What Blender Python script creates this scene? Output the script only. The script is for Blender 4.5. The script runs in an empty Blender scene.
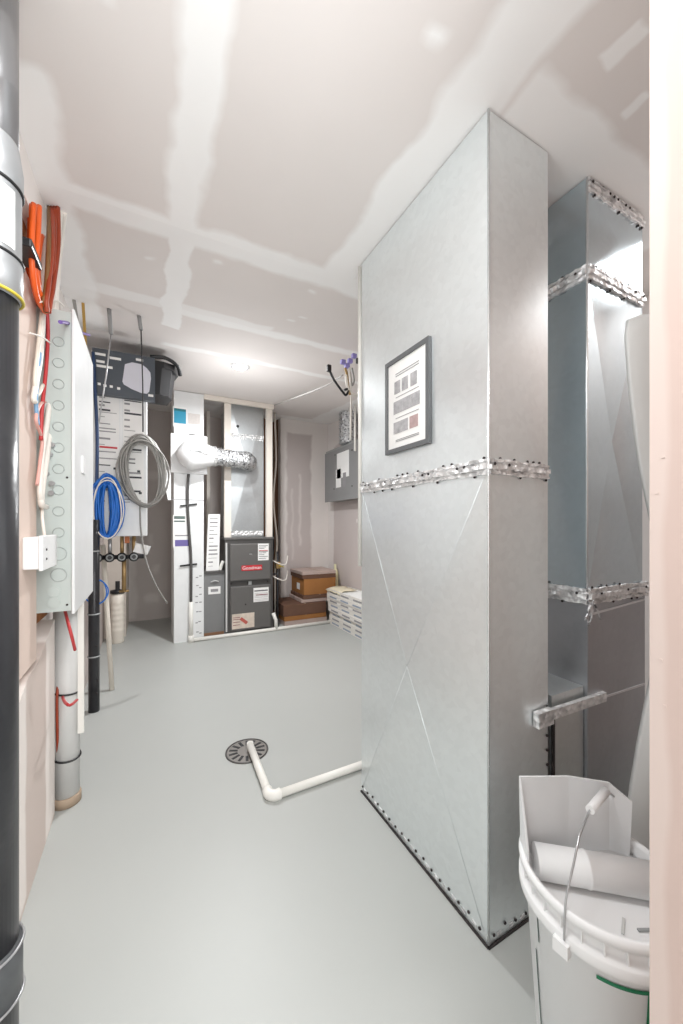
import bpy, bmesh, math, random
from mathutils import Vector, Matrix
random.seed(7)
COL = bpy.context.scene.collection
PI = math.pi
# ------------------------------------------------------------------ camera maths (level camera, eye at 1.18 m)
F = 375.0; EYE = 1.18; HZ = 526.0
YAW = math.atan((341.5-147)/F); S, C = math.sin(YAW), math.cos(YAW)
def ray(px, py):
    a = (px-341.5)/F; b = (HZ-py)/F
    return Vector((S+a*C, C-a*S, b))
def onX(px, py, x):
    r = ray(px, py); t = x/r.x; return Vector((x, t*r.y, EYE+t*r.z))
def onY(px, py, y):
    r = ray(px, py); t = y/r.y; return Vector((t*r.x, y, EYE+t*r.z))
def onZ(px, py, z=0.0):
    r = ray(px, py); t = (z-EYE)/r.z; return Vector((t*r.x, t*r.y, z))
def cz(y): return 2.35 + max(0.0, y-1.6)*0.08
def ceilpt(px, py):
    z = 2.35
    for _ in range(30): z = cz(onZ(px, py, z).y)
    return onZ(px, py, z)

# ------------------------------------------------------------------ materials
MATS = {}
def newmat(name):
    m = bpy.data.materials.new(name); m.use_nodes = True
    nt = m.node_tree; b = nt.nodes['Principled BSDF']; return m, nt, b
def srgb(r, g, b):
    f = lambda c: (c/255/12.92) if c/255 <= .04045 else ((c/255+.055)/1.055)**2.4
    return (f(r), f(g), f(b), 1)
def mat(name, rgb, rough=.55, metal=0, var=.06, scale=12, bump=0.0, bscale=60, spec=.5, coat=0, emit=0):
    if name in MATS: return MATS[name]
    m, nt, b = newmat(name)
    b.inputs['Roughness'].default_value = rough; b.inputs['Metallic'].default_value = metal
    b.inputs['Specular IOR Level'].default_value = spec; b.inputs['Coat Weight'].default_value = coat
    c = srgb(*rgb)
    tc = nt.nodes.new('ShaderNodeTexCoord'); nz = nt.nodes.new('ShaderNodeTexNoise')
    nz.inputs['Scale'].default_value = scale; nz.inputs['Detail'].default_value = 3
    nt.links.new(tc.outputs['Object'], nz.inputs['Vector'])
    mx = nt.nodes.new('ShaderNodeMix'); mx.data_type = 'RGBA'
    mx.inputs[6].default_value = tuple(min(1, v*(1-var)) for v in c[:3])+(1,)
    mx.inputs[7].default_value = tuple(min(1, v*(1+var)) for v in c[:3])+(1,)
    nt.links.new(nz.outputs['Fac'], mx.inputs[0]); nt.links.new(mx.outputs[2], b.inputs['Base Color'])
    if bump:
        n2 = nt.nodes.new('ShaderNodeTexNoise'); n2.inputs['Scale'].default_value = bscale; n2.inputs['Detail'].default_value = 2
        nt.links.new(tc.outputs['Object'], n2.inputs['Vector'])
        bp = nt.nodes.new('ShaderNodeBump'); bp.inputs['Strength'].default_value = bump; bp.inputs['Distance'].default_value = .01
        nt.links.new(n2.outputs['Fac'], bp.inputs['Height']); nt.links.new(bp.outputs['Normal'], b.inputs['Normal'])
    if emit:
        b.inputs['Emission Color'].default_value = c; b.inputs['Emission Strength'].default_value = emit
    MATS[name] = m; return m

def galv(name, rgb, r0=.22, r1=.42, wave=.25, metal=.93):
    m, nt, b = newmat(name); L = nt.links
    b.inputs['Metallic'].default_value = metal
    tc = nt.nodes.new('ShaderNodeTexCoord')
    n1 = nt.nodes.new('ShaderNodeTexNoise'); n1.inputs['Scale'].default_value = 3.2; n1.inputs['Detail'].default_value = 1.0; n1.inputs['Distortion'].default_value = .2
    vo = nt.nodes.new('ShaderNodeTexVoronoi'); vo.inputs['Scale'].default_value = 55
    L.new(tc.outputs['Object'], n1.inputs['Vector']); L.new(tc.outputs['Object'], vo.inputs['Vector'])
    mr = nt.nodes.new('ShaderNodeMapRange'); mr.inputs[1].default_value = .3; mr.inputs[2].default_value = .7
    mr.inputs[3].default_value = r0; mr.inputs[4].default_value = r1
    L.new(n1.outputs['Fac'], mr.inputs[0]); L.new(mr.outputs[0], b.inputs['Roughness'])
    c = srgb(*rgb)
    mx = nt.nodes.new('ShaderNodeMix'); mx.data_type = 'RGBA'
    mx.inputs[6].default_value = tuple(v*.96 for v in c[:3])+(1,); mx.inputs[7].default_value = tuple(min(1, v*1.02) for v in c[:3])+(1,)
    bw = nt.nodes.new('ShaderNodeRGBToBW'); L.new(vo.outputs['Color'], bw.inputs[0]); L.new(bw.outputs[0], mx.inputs[0])
    L.new(mx.outputs[2], b.inputs['Base Color'])
    n2 = nt.nodes.new('ShaderNodeTexNoise'); n2.inputs['Scale'].default_value = 1.7; n2.inputs['Detail'].default_value = 0.0
    L.new(tc.outputs['Object'], n2.inputs['Vector'])
    bp = nt.nodes.new('ShaderNodeBump'); bp.inputs['Strength'].default_value = wave; bp.inputs['Distance'].default_value = .02
    L.new(n2.outputs['Fac'], bp.inputs['Height']); L.new(bp.outputs['Normal'], b.inputs['Normal'])
    MATS[name] = m; return m

def foil(name, rgb=(225, 226, 228), dark=(120, 122, 125), sc=60, rough=.3):
    m, nt, b = newmat(name); L = nt.links
    b.inputs['Metallic'].default_value = .75; b.inputs['Roughness'].default_value = rough
    tc = nt.nodes.new('ShaderNodeTexCoord'); vo = nt.nodes.new('ShaderNodeTexVoronoi'); vo.inputs['Scale'].default_value = sc
    nz = nt.nodes.new('ShaderNodeTexNoise'); nz.inputs['Scale'].default_value = sc*.7; nz.inputs['Detail'].default_value = 4
    L.new(tc.outputs['Object'], vo.inputs['Vector']); L.new(tc.outputs['Object'], nz.inputs['Vector'])
    bp = nt.nodes.new('ShaderNodeBump'); bp.inputs['Strength'].default_value = .9; bp.inputs['Distance'].default_value = .01
    L.new(vo.outputs['Distance'], bp.inputs['Height']); L.new(bp.outputs['Normal'], b.inputs['Normal'])
    cr = nt.nodes.new('ShaderNodeValToRGB'); cr.color_ramp.elements[0].position = .36; cr.color_ramp.elements[1].position = .5
    cr.color_ramp.elements[0].color = srgb(*dark); cr.color_ramp.elements[1].color = srgb(*rgb)
    L.new(nz.outputs['Fac'], cr.inputs[0]); L.new(cr.outputs[0], b.inputs['Base Color'])
    MATS[name] = m; return m

def drywall(name, base, mud, rects, edge=.05, rough=.8):
    """rects: (ax0,ax1, bx0,bx1) patches of joint compound in the plane given by axes 'ab'; ragged by noise."""
    m, nt, b = newmat(name); L = nt.links; N = nt.nodes
    b.inputs['Roughness'].default_value = rough; b.inputs['Specular IOR Level'].default_value = .25
    tc = N.new('ShaderNodeTexCoord')
    nz = N.new('ShaderNodeTexNoise'); nz.inputs['Scale'].default_value = 4.2; nz.inputs['Detail'].default_value = 3
    L.new(tc.outputs['Object'], nz.inputs['Vector'])
    sub = N.new('ShaderNodeVectorMath'); sub.operation = 'SUBTRACT'; sub.inputs[1].default_value = (.5, .5, .5)
    L.new(nz.outputs['Color'], sub.inputs[0])
    scl = N.new('ShaderNodeVectorMath'); scl.operation = 'SCALE'; scl.inputs['Scale'].default_value = edge*3
    L.new(sub.outputs[0], scl.inputs[0])
    add = N.new('ShaderNodeVectorMath'); add.operation = 'ADD'
    L.new(tc.outputs['Object'], add.inputs[0]); L.new(scl.outputs[0], add.inputs[1])
    sep = N.new('ShaderNodeSeparateXYZ'); L.new(add.outputs[0], sep.inputs[0])
    ax = {'x': 0, 'y': 1, 'z': 2}
    acc = None
    def mth(op, a, bb, clamp=False):
        n = N.new('ShaderNodeMath'); n.operation = op; n.use_clamp = clamp
        for i, v in enumerate((a, bb)):
            if v is None: continue
            if isinstance(v, (int, float)): n.inputs[i].default_value = v
            else: L.new(v, n.inputs[i])
        return n.outputs[0]
    for r in rects:
        pl = r[0]; fac = 1.0 if len(r) < 7 else r[6]; soft = .03 if len(r) < 6 else r[5]
        res = None
        for axis, lo, hi in ((pl[0], r[1], r[2]), (pl[1], r[3], r[4])):
            c0 = (lo+hi)/2; h = (hi-lo)/2
            d = mth('SUBTRACT', sep.outputs[ax[axis]], c0); d = mth('ABSOLUTE', d, None); d = mth('SUBTRACT', h, d)
            d = mth('DIVIDE', d, soft, True)
            res = d if res is None else mth('MULTIPLY', res, d)
        if fac != 1.0: res = mth('MULTIPLY', res, fac)
        acc = res if acc is None else mth('MAXIMUM', acc, res)
    n3 = N.new('ShaderNodeTexNoise'); n3.inputs['Scale'].default_value = 2.2; n3.inputs['Detail'].default_value = 3
    L.new(tc.outputs['Object'], n3.inputs['Vector'])
    m1 = N.new('ShaderNodeMix'); m1.data_type = 'RGBA'
    m1.inputs[6].default_value = srgb(*[v-5 for v in base]); m1.inputs[7].default_value = srgb(*[v+5 for v in base]); L.new(n3.outputs['Fac'], m1.inputs[0])
    m2 = N.new('ShaderNodeMix'); m2.data_type = 'RGBA'
    m2.inputs[6].default_value = srgb(*[v-5 for v in mud]); m2.inputs[7].default_value = srgb(*[min(255, v+6) for v in mud]); L.new(n3.outputs['Fac'], m2.inputs[0])
    mm = N.new('ShaderNodeMix'); mm.data_type = 'RGBA'
    if acc is not None: L.new(acc, mm.inputs[0])
    else: mm.inputs[0].default_value = 0
    L.new(m1.outputs[2], mm.inputs[6]); L.new(m2.outputs[2], mm.inputs[7]); L.new(mm.outputs[2], b.inputs['Base Color'])
    MATS[name] = m; return m

GALV = galv('galvanised_steel', (236, 241, 242), .285, .38, .30, .72)
GALV2 = galv('galvanised_steel_blue', (200, 212, 218), .14, .26, .22, .85)
GALVD = galv('galvanised_steel_dull', (182, 184, 188), .32, .5, .2)
FOIL = foil('crumpled_foil'); TAPE = foil('sealed_cleat', (240, 240, 240), (205, 205, 206), 45, .5)
WHITE = mat('white_enamel', (232, 233, 233), .35); PLW = mat('white_plastic', (238, 238, 238), .4, var=.02)
PVC = mat('white_pvc', (236, 234, 228), .35, var=.03); CREAM = mat('cream_pvc', (228, 220, 208), .45)
BLACK = mat('black_plastic', (30, 30, 32), .35); DKPIPE = mat('black_pipe_wall', (44, 44, 47), .3, var=.25, scale=9, bump=.15, bscale=20)
DKMET = mat('dark_grey_enamel', (98, 96, 94), .42, var=.05); DKMET2 = mat('dark_grey_edge', (78, 76, 75), .4)
GREYM = mat('grey_enamel', (158, 160, 160), .4); PANEL = mat('pale_grey_enamel', (192, 200, 196), .4, var=.03)
LGREY = mat('light_grey_plastic', (206, 206, 204), .4); SCREW = mat('screw_dark', (52, 46, 46), .5, .3)
PAPER = mat('paper', (240, 239, 237), .7, var=.02); INK = mat('ink', (60, 60, 66), .7); INKL = mat('grey_ink', (150, 148, 150), .7)
RED = mat('red_print', (196, 40, 52), .5); BLUEP = mat('blue_print', (30, 150, 185), .5); PURP = mat('purple_print', (110, 100, 160), .6)
ORANGE = mat('orange_jacket', (226, 92, 28), .4, var=.1); RUST = mat('rust_jacket', (150, 58, 30), .45, var=.15); WHC = mat('white_jacket', (232, 226, 218), .45)
BLUEC = mat('blue_jacket', (30, 110, 200), .35, var=.2, scale=30); BLUED = mat('navy_jacket', (38, 62, 100), .4); SKY = mat('pale_blue_jacket', (130, 170, 205), .4)
REDC = mat('red_jacket', (190, 60, 62), .45); GREYC = mat('grey_jacket', (150, 148, 144), .45, var=.15)
WOOD = mat('pale_lumber', (222, 202, 190), .7, var=.06, scale=7); BROWN = mat('brown_lumber', (140, 104, 78), .8, var=.25, scale=14)
STUDW = mat('whitened_stud', (226, 218, 208), .6, var=.06)
INSUL = mat('brown_insulation', (150, 96, 52), .9, var=.5, scale=30, bump=.8, bscale=40)
CARD = mat('cardboard', (160, 108, 58), .75, var=.12, scale=8); CARDD = mat('dark_cardboard', (104, 74, 58), .75, var=.2); CARDP = mat('printed_carton', (186, 166, 158), .7, var=.15)
BRASS = mat('brass', (170, 140, 96), .4, .6); GREEN = mat('green_print', (20, 120, 80), .5); YEL = mat('yellow_plastic', (200, 180, 60), .5)
DBOX = mat('dark_blue_grey_print', (76, 82, 90), .45, var=.12, scale=4); SCREEN = mat('pale_lilac_print', (214, 214, 224), .4)
STEELW = mat('steel_wire', (190, 190, 192), .3, .8); GREYF = mat('frame_grey', (96, 98, 100), .4); SLEEVE = mat('grey_sleeve', (150, 150, 150), .5)
SHEET = mat('grey_white_sheet', (206, 206, 204), .6, var=.05, bump=.25, bscale=12)
GRIME = mat('tan_gasket', (170, 150, 130), .7)

# ------------------------------------------------------------------ mesh builder
class MB:
    def __init__(s): s.v = []; s.f = []; s.sm = []
    def add(s, vs, fs, smooth=False):
        n = len(s.v); s.v += [Vector(v) for v in vs]; s.f += [tuple(i+n for i in f) for f in fs]; s.sm += [smooth]*len(fs); return s
    def hexa(s, p):
        return s.add(p, [(0, 3, 2, 1), (4, 5, 6, 7), (0, 1, 5, 4), (1, 2, 6, 5), (2, 3, 7, 6), (3, 0, 4, 7)])
    def box(s, x0, x1, y0, y1, z0, z1):
        return s.hexa([(x0, y0, z0), (x1, y0, z0), (x1, y1, z0), (x0, y1, z0), (x0, y0, z1), (x1, y0, z1), (x1, y1, z1), (x0, y1, z1)])
    def obox(s, c, u, v, w):      # oriented box: centre + three half vectors
        c, u, v, w = map(Vector, (c, u, v, w))
        return s.hexa([c-u-v-w, c+u-v-w, c+u+v-w, c-u+v-w, c-u-v+w, c+u-v+w, c+u+v+w, c-u+v+w])
    def bar(s, a, b, w, t, up=(0, 0, 1)):
        a, b = Vector(a), Vector(b); d = (b-a); L = d.length; d.normalize(); sd = d.cross(Vector(up))
        if sd.length < 1e-4: sd = d.cross(Vector((1, 0, 0)))
        sd.normalize(); u2 = sd.cross(d)
        return s.obox((a+b)/2, sd*w/2, d*L/2, u2*t/2)
    def rbox(s, x0, x1, y0, y1, z0, z1, r=.01):     # bevelled box
        bm = bmesh.new(); bmesh.ops.create_cube(bm, size=1)
        for v in bm.verts: v.co = Vector(((x0+x1)/2+v.co.x*(x1-x0), (y0+y1)/2+v.co.y*(y1-y0), (z0+z1)/2+v.co.z*(z1-z0)))
        bmesh.ops.bevel(bm, geom=bm.edges[:], offset=r, segments=2, profile=.5, affect='EDGES')
        bm.verts.index_update(); s.add([v.co.copy() for v in bm.verts], [tuple(v.index for v in f.verts) for f in bm.faces]); bm.free(); return s
    def tube(s, pts, r, n=8, closed=False, rr=None, smooth=True, cap=True):
        pts = [Vector(p) for p in pts]; m = len(pts); vs = []; fs = []; prev = None
        for i, p in enumerate(pts):
            if closed: d = pts[(i+1) % m]-pts[i-1]
            else: d = pts[min(i+1, m-1)]-pts[max(i-1, 0)]
            if d.length < 1e-9: d = Vector((0, 0, 1))
            d.normalize()
            if prev is None:
                a = d.orthogonal().normalized()
            else:
                a = prev-d*prev.dot(d)
                a = a.normalized() if a.length > 1e-6 else d.orthogonal().normalized()
            prev = a; b = d.cross(a); q = rr[i] if rr else r
            for k in range(n):
                t = 2*PI*k/n; vs.append(p+(a*math.cos(t)+b*math.sin(t))*q)
        for i in range(m if closed else m-1):
            j = (i+1) % m
            for k in range(n): fs.append((i*n+k, i*n+(k+1) % n, j*n+(k+1) % n, j*n+k))
        s.add(vs, fs, smooth)
        if not closed and cap: s.add([], []); base = len(s.v)-len(vs); s.f += [tuple(base+k for k in reversed(range(n))), tuple(base+(m-1)*n+k for k in range(n))]; s.sm += [False]*2
        return s
    def lathe(s, c, prof, n=32, axis='z', smooth=True, caps=True):
        c = Vector(c); vs = []; fs = []
        for (r, h) in prof:
            for k in range(n):
                t = 2*PI*k/n; a, b = r*math.cos(t), r*math.sin(t)
                vs.append(c+Vector({'z': (a, b, h), 'y': (a, h, b), 'x': (h, a, b)}[axis]))
        for i in range(len(prof)-1):
            for k in range(n):
                q = (i*n+k, i*n+(k+1) % n, (i+1)*n+(k+1) % n, (i+1)*n+k); fs.append(q if axis != 'y' else q[::-1])
        s.add(vs, fs, smooth)
        base = len(s.v)-len(vs)
        if caps:
            s.f += [tuple(base+k for k in reversed(range(n))), tuple(base+(len(prof)-1)*n+k for k in range(n))]; s.sm += [False]*2
        return s
    def ring(s, c, nrm, R, r, n=20, m=6):
        c, nrm = Vector(c), Vector(nrm).normalized(); a = nrm.orthogonal().normalized(); b = nrm.cross(a)
        return s.tube([c+(a*math.cos(2*PI*k/n)+b*math.sin(2*PI*k/n))*R for k in range(n)], r, m, closed=True)
    def build(s, name, m, parent=None, loc=None):
        off = Vector((0, 0, 0)); q = parent
        while q is not None: off += q.location; q = q.parent
        if parent is None and loc is not None: off = Vector(loc)
        me = bpy.data.meshes.new(name); me.from_pydata([tuple(v-off) for v in s.v], [], s.f); me.update()
        for p, k in zip(me.polygons, s.sm): p.use_smooth = k
        bm = bmesh.new(); bm.from_mesh(me); bmesh.ops.recalc_face_normals(bm, faces=bm.faces[:]); bm.to_mesh(me); bm.free()
        me.materials.append(m); o = bpy.data.objects.new(name, me); COL.objects.link(o)
        if parent is not None: o.parent = parent
        else: o.location = off
        return o
def tag(o, label, cat, group=None, kind=None):
    o['label'] = label; o['category'] = cat
    if group: o['group'] = group
    if kind: o['kind'] = kind
    return o
def thing(name, loc, label, cat, group=None):
    o = bpy.data.objects.new(name, None); COL.objects.link(o); o.location = loc; o.empty_display_size = .05
    return tag(o, label, cat, group)
def struct(name, mb, m):
    o = mb.build(name, m); o['kind'] = 'structure'; return o
def smooth(pts, k=6):
    pts = [Vector(p) for p in pts]; out = []
    for i in range(len(pts)-1):
        p0 = pts[max(i-1, 0)]; p1 = pts[i]; p2 = pts[i+1]; p3 = pts[min(i+2, len(pts)-1)]
        for j in range(k):
            t = j/k; out.append(.5*((2*p1)+(p2-p0)*t+(2*p0-5*p1+4*p2-p3)*t*t+(3*p1-p0-3*p2+p3)*t**3))
    out.append(pts[-1]); return out
def text(s, loc, size, m, parent, rot, name='lettering', sx=1):
    c = bpy.data.curves.new(name, 'FONT'); c.body = s; c.size = size; c.extrude = .0006; c.align_x = 'CENTER'; c.align_y = 'CENTER'; c.resolution_u = 3
    c.materials.append(m)
    tmp = bpy.data.objects.new(name, c); COL.objects.link(tmp); bpy.context.view_layer.update(); me = bpy.data.meshes.new_from_object(tmp); bpy.data.objects.remove(tmp)
    o = bpy.data.objects.new(name, me); COL.objects.link(o); off = Vector((0, 0, 0)); q = parent
    while q is not None: off += q.location; q = q.parent
    o.parent = parent; o.location = Vector(loc)-off; o.rotation_euler = rot; o.scale = (sx, 1, 1); return o
_sc = {}
def screw(parent, p, nrm, r=.0045):
    if r not in _sc:
        me = MB().lathe((0, 0, 0), [(r, -.001), (r, .0015), (r*.6, .003)], 8).build('screw', SCREW); _sc[r] = me.data; bpy.data.objects.remove(me)
    o = bpy.data.objects.new('screw', _sc[r]); COL.objects.link(o); o.parent = parent
    off = Vector((0, 0, 0)); q = parent
    while q is not None: off += q.location; q = q.parent
    o.location = Vector(p)-off; o.rotation_euler = Vector((0, 0, 1)).rotation_difference(Vector(nrm)).to_euler(); return o

# ------------------------------------------------------------------ ROOM
XL, XR, YB, YR = -.40, 2.25, 5.3, 4.75
floor_m = mat('painted_concrete', (178, 180, 177), .42, var=.05, scale=1.3, bump=.04, bscale=8, spec=.35)
struct('floor', MB().box(-1.6, 2.6, -2.7, 5.5, -.1, 0), floor_m)

def zr(px, py): p = ceilpt(px, py); return p.x, p.y
crects = [
    ('xy', .045, .19, -.3, 1.6), ('xy', .07, .185, 1.6, 2.6, .012),          # long seam above the aisle
    ('xy', -.5, 2.3, 1.53, 1.70),                                            # cross seam
    ('xy', .10, 2.3, 2.28, 2.40, .03, .9), ('xy', -.5, .7, 2.22, 2.35, .02, .7), ('xy', .1, 2.3, 2.85, 2.95, .03, .8),
    ('xy', -.5, -.22, 1.2, 2.9),
    ('xy', .70, .90, -.2, 1.62), ('xy', .88, 1.9, .60, .86),                  # round the ducts
    ('xy', .82, 1.25, .86, 1.6, .03, .8), ('xy', 1.9, 2.3, 1, 4.8, .03, .8), ('xy', -.5, 2.3, 4.55, 5.3, .03, .8),
    ('xy', .58, .66, .66, .72, .03), ('xy', -.16, -.06, .85, .98, .03, .8),
]
for (px, py, w, h) in ((628, 626-600+15, .03, .05), (634, 104, .022, .035)):
    x, y = zr(px, py); crects.append(('xy', x-w, x+w, y-h, y+h, .01, .9))
for (px, py) in ((293, 321), (314, 292), (150, 258), (220, 262), (305, 318)):
    x, y = zr(px, py); crects.append(('xy', x-.03, x+.03, y-.02, y+.02, .02, .8))
ceil_m = drywall('ceiling_drywall', (230, 224, 221), (248, 247, 246), crects, .035)
cb = MB()
ys = [-2.7, 1.6, 5.5]
for a, b in zip(ys, ys[1:]):
    cb.hexa([(-1.6, a, cz(a)), (2.6, a, cz(a)), (2.6, b, cz(b)), (-1.6, b, cz(b)), (-1.6, a, cz(a)+.1), (2.6, a, cz(a)+.1), (2.6, b, cz(b)+.1), (-1.6, b, cz(b)+.1)])
struct('ceiling', cb, ceil_m)

wl = drywall('left_drywall', (196, 186, 182), (226, 220, 216), [('yz', 1.9, 2.1, 0, 3), ('yz', 3.0, 3.2, 0, 3), ('yz', 1, 6, 2.3, 2.7)], .03)
struct('wall_left', MB().box(XL-.1, XL, 1.09, YB, 0, 2.72), wl)
lowm = drywall('left_lower_drywall', (206, 192, 184), (232, 224, 218), [('yz', 1.0, 1.50, 0, 1, .02), ('yz', 1.74, 1.95, 0, 1.2, .02)], .02)
jm0 = drywall('left_upper_drywall', (214, 204, 198), (232, 226, 222), [('yz', 1.0, 3, 0, 3, .02)], .02)
# ragged-topped low sheet of drywall in front of the framing
lw = MB(); top = [(1.09, .60), (1.43, .66), (1.52, .70), (1.66, .71), (1.78, .76), (1.90, .80)]
for (a, za), (b, zb) in zip(top, top[1:]):
    lw.hexa([(XL, a, 0), (-.335, a, 0), (-.335, b, 0), (XL, b, 0), (XL, a, za), (-.335, a, za), (-.335, b, zb), (XL, b, zb)])
struct('wall_left_lower', lw, lowm)
struct('wall_left_upper', MB().box(XL, -.335, 1.09, 1.98, 2.20, 2.38), jm0)
br = drywall('back_recess_drywall', (206, 198, 194), (228, 222, 218), [('xz', -.4, -.1, 0, 3, .04, .7), ('xz', -.05, .15, .2, .35, .05, .7), ('xz', .05, .16, .55, .7, .04, .7), ('xz', .0, .1, .9, 1.1, .04, .6), ('xz', -.4, .4, 1.75, 1.9, .05, .6), ('xz', .62, .68, 0, 3, .02, .8)], .04)
struct('wall_back', MB().box(XL-.1, 1.66, YB, YB+.1, 0, 2.75), br)
struct('wall_left_return', MB().box(XL, -.20, 4.62, YB, 0, 2.66), mat('beige_drywall', (206, 196, 186), .8))
rr_ = drywall('back_right_drywall', (196, 186, 183), (226, 219, 215), [('xz', 1.5, 1.66, 0, 3), ('xz', 1.98, 2.3, 0, 3), ('xz', 1.5, 2.3, 2.40, 2.7), ('xz', 1.80, 1.86, .9, 1.9, .03, .6), ('xz', 1.70, 1.75, .7, 1.7, .03, .5)], .03)
struct('wall_back_right', MB().box(1.56, XR+.1, YR, YR+.1, 0, 2.70), rr_)
rw = drywall('right_drywall', (205, 195, 192), (230, 224, 221), [('yz', 4.55, 4.8, 0, 3), ('yz', 0, 5, 2.25, 2.7), ('yz', 3.9, 3.96, 1.2, 1.27, .02), ('yz', 3.85, 3.92, .95, 1.02, .02), ('yz', 3.6, 3.66, 1.2, 1.27, .02), ('yz', 0, 1.3, .0, 3)], .03)
struct('wall_right', MB().box(XR, XR+.1, .257, YR+.1, 0, 2.70), rw)
# side of the recess beside the furnace: bare framing
struct('wall_recess_side', MB().box(1.56, 1.62, YR+.1, YB, 0, 2.72), BROWN)
jm = drywall('doorway_drywall', (206, 184, 175), (214, 196, 188), [('yz', .235, .30, 0, 3, .008), ('yz', .1, .225, 1.3, 3, .02)], .01)
jb = MB().box(.60, 2.6, .137, .257, 0, 2.35)
struct('wall_front_right', jb, jm)
nail = MB()
for (px, py) in ((663, 457), (657, 493), (661, 660), (665, 706)):
    p = onX(px, py, .60); nail.obox(p, (.0008, 0, 0), (0, .002, 0), (0, 0, .0014))
o = nail.build('trim_1', jm); o['kind'] = 'structure'
struct('wall_front_left', MB().box(-1.6, XL-.1, 1.09, 1.19, 0, 2.35), WHITE)
# the hall behind the camera
struct('wall_hall_left', MB().box(-1.6, -1.5, -2.7, 1.09, 0, 2.35), WHITE)
struct('wall_hall_right', MB().box(2.5, 2.6, -2.7, .137, 0, 2.35), WHITE)
struct('wall_hall_back', MB().box(-1.6, 2.6, -2.8, -2.7, 0, 2.35), WHITE)

# exposed framing of the left wall
st = MB().box(XL+.002, -.338, 1.30, 1.63, .72, 1.98).build('framing_board', WOOD)
tag(st, 'pinkish pale framing board standing above the low drywall beside the black stack', 'board')
ins = MB()
ins.box(XL+.001, -.366, 1.635, 1.94, .815, 2.20).box(XL+.001, -.366, 1.30, 1.635, 1.982, 2.20)
tag(ins.build('insulation_batt', INSUL), 'brown fibrous insulation behind the hanging cables and electrical panel', 'insulation', kind='stuff')

# ------------------------------------------------------------------ MAIN DUCT
DX, DX2, DY0, DY1 = .848, 1.11, .742, 1.440
d = thing('supply_duct', (DX, DY0, 0), 'tall wide galvanised steel duct from floor to ceiling carrying the framed poster', 'duct')
def crosspanel(mb, a, b, c, e, out, h):       # pyramid-broken sheet between four corners
    a, b, c, e = map(Vector, (a, b, c, e)); m = (a+b+c+e)/4+Vector(out)*h
    mb.add([a, b, c, e, m], [(0, 1, 4), (1, 2, 4), (2, 3, 4), (3, 0, 4)])
def duct_shell(z0, z1, h, nm):
    mb = MB()
    crosspanel(mb, (DX, DY1, z0), (DX, DY0, z0), (DX, DY0, z1), (DX, DY1, z1), (-1, 0, 0), h)
    crosspanel(mb, (DX, DY0, z0), (DX2, DY0, z0), (DX2, DY0, z1), (DX, DY0, z1), (0, -1, 0), h*.4)
    mb.add([(DX2, DY0, z0), (DX2, DY1, z0), (DX2, DY1, z1), (DX2, DY0, z1)], [(0, 1, 2, 3)])
    mb.add([(DX2, DY1, z0), (DX, DY1, z0), (DX, DY1, z1), (DX2, DY1, z1)], [(0, 1, 2, 3)])
    mb.add([(DX, DY0, z1), (DX2, DY0, z1), (DX2, DY1, z1), (DX, DY1, z1)], [(0, 1, 2, 3)])
    o = mb.build(nm, GALV, d)
    if h > .01:
        cen = Vector((DX-h-.0005, (DY0+DY1)/2, (z0+z1)/2))
        for yy_, zz_q in ((DY0, z0), (DY1, z0), (DY0, z1), (DY1, z1)):
            MB().tube([Vector((DX-.001, yy_, zz_q)).lerp(cen, .04), cen], .0006, 6).build('crease', GALV, o)
    return o
duct_shell(.004, 1.345, .016, 'lower_section'); duct_shell(1.345, 2.345, .003, 'upper_section')
# rolled corner seam
MB().tube([(DX-.001, DY0-.001, .01), (DX-.001, DY0-.001, 2.345)], .0035, 8).build('corner_seam', mat('bright_seam', (240, 242, 243), .25, .8), d)
def ragbar(a, b, w, t, out, amp=.0025, seg=26):    # uneven sealed strip on a face
    a, b, out = Vector(a), Vector(b), Vector(out); up = Vector((0, 0, 1)); mb = MB(); rows = []
    for i in range(seg+1):
        p = a.lerp(b, i/seg); h0 = w/2+random.uniform(-amp, amp); h1 = w/2+random.uniform(-amp, amp); k = t*random.uniform(.7, 1.3)
        rows.append([p-up*h0, p-up*h0*.9+out*k, p+up*h1*.9+out*k, p+up*h1])
    vs = [v for r in rows for v in r]; fs = []
    for i in range(seg):
        for k in range(3): fs.append((i*4+k, (i+1)*4+k, (i+1)*4+k+1, i*4+k+1))
    fs += [(0, 1, 2, 3), (seg*4+3, seg*4+2, seg*4+1, seg*4)]
    return mb.add(vs, fs)
def cleat_band(root, z, hgt, corners, outs, nscr):
    mb = MB()
    for (a, b), out in zip(zip(corners, corners[1:]), outs):
        a3, b3 = Vector((a[0], a[1], z)), Vector((b[0], b[1], z))
        for dz, w, t in ((hgt*.40, hgt*.2, .008), (-hgt*.40, hgt*.2, .008), (0, hgt*.34, .011), (hgt*.0, hgt*.95, .003)):
            q = ragbar(a3+Vector((0, 0, dz)), b3+Vector((0, 0, dz)), w, t, out); mb.add(q.v, q.f)
    o = mb.build('cleat', TAPE, root)
    for (a, b), out, n in zip(zip(corners, corners[1:]), outs, nscr):
        for i in range(n):
            t = (i+.5)/n+random.uniform(-.1, .1)/n; dz = random.choice((-.56, .16, .56, .56))*hgt
            p = Vector((a[0], a[1], z+dz)).lerp(Vector((b[0], b[1], z+dz)), t)+Vector(out)*(.012 if abs(dz) < hgt*.4 else .003)
            screw(root, p, out)
    return o
cleat_band(d, 1.347, .044, [(DX, DY1), (DX, DY0), (DX2, DY0)], [(-1, 0, 0), (0, -1, 0)], [22, 9])
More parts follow.
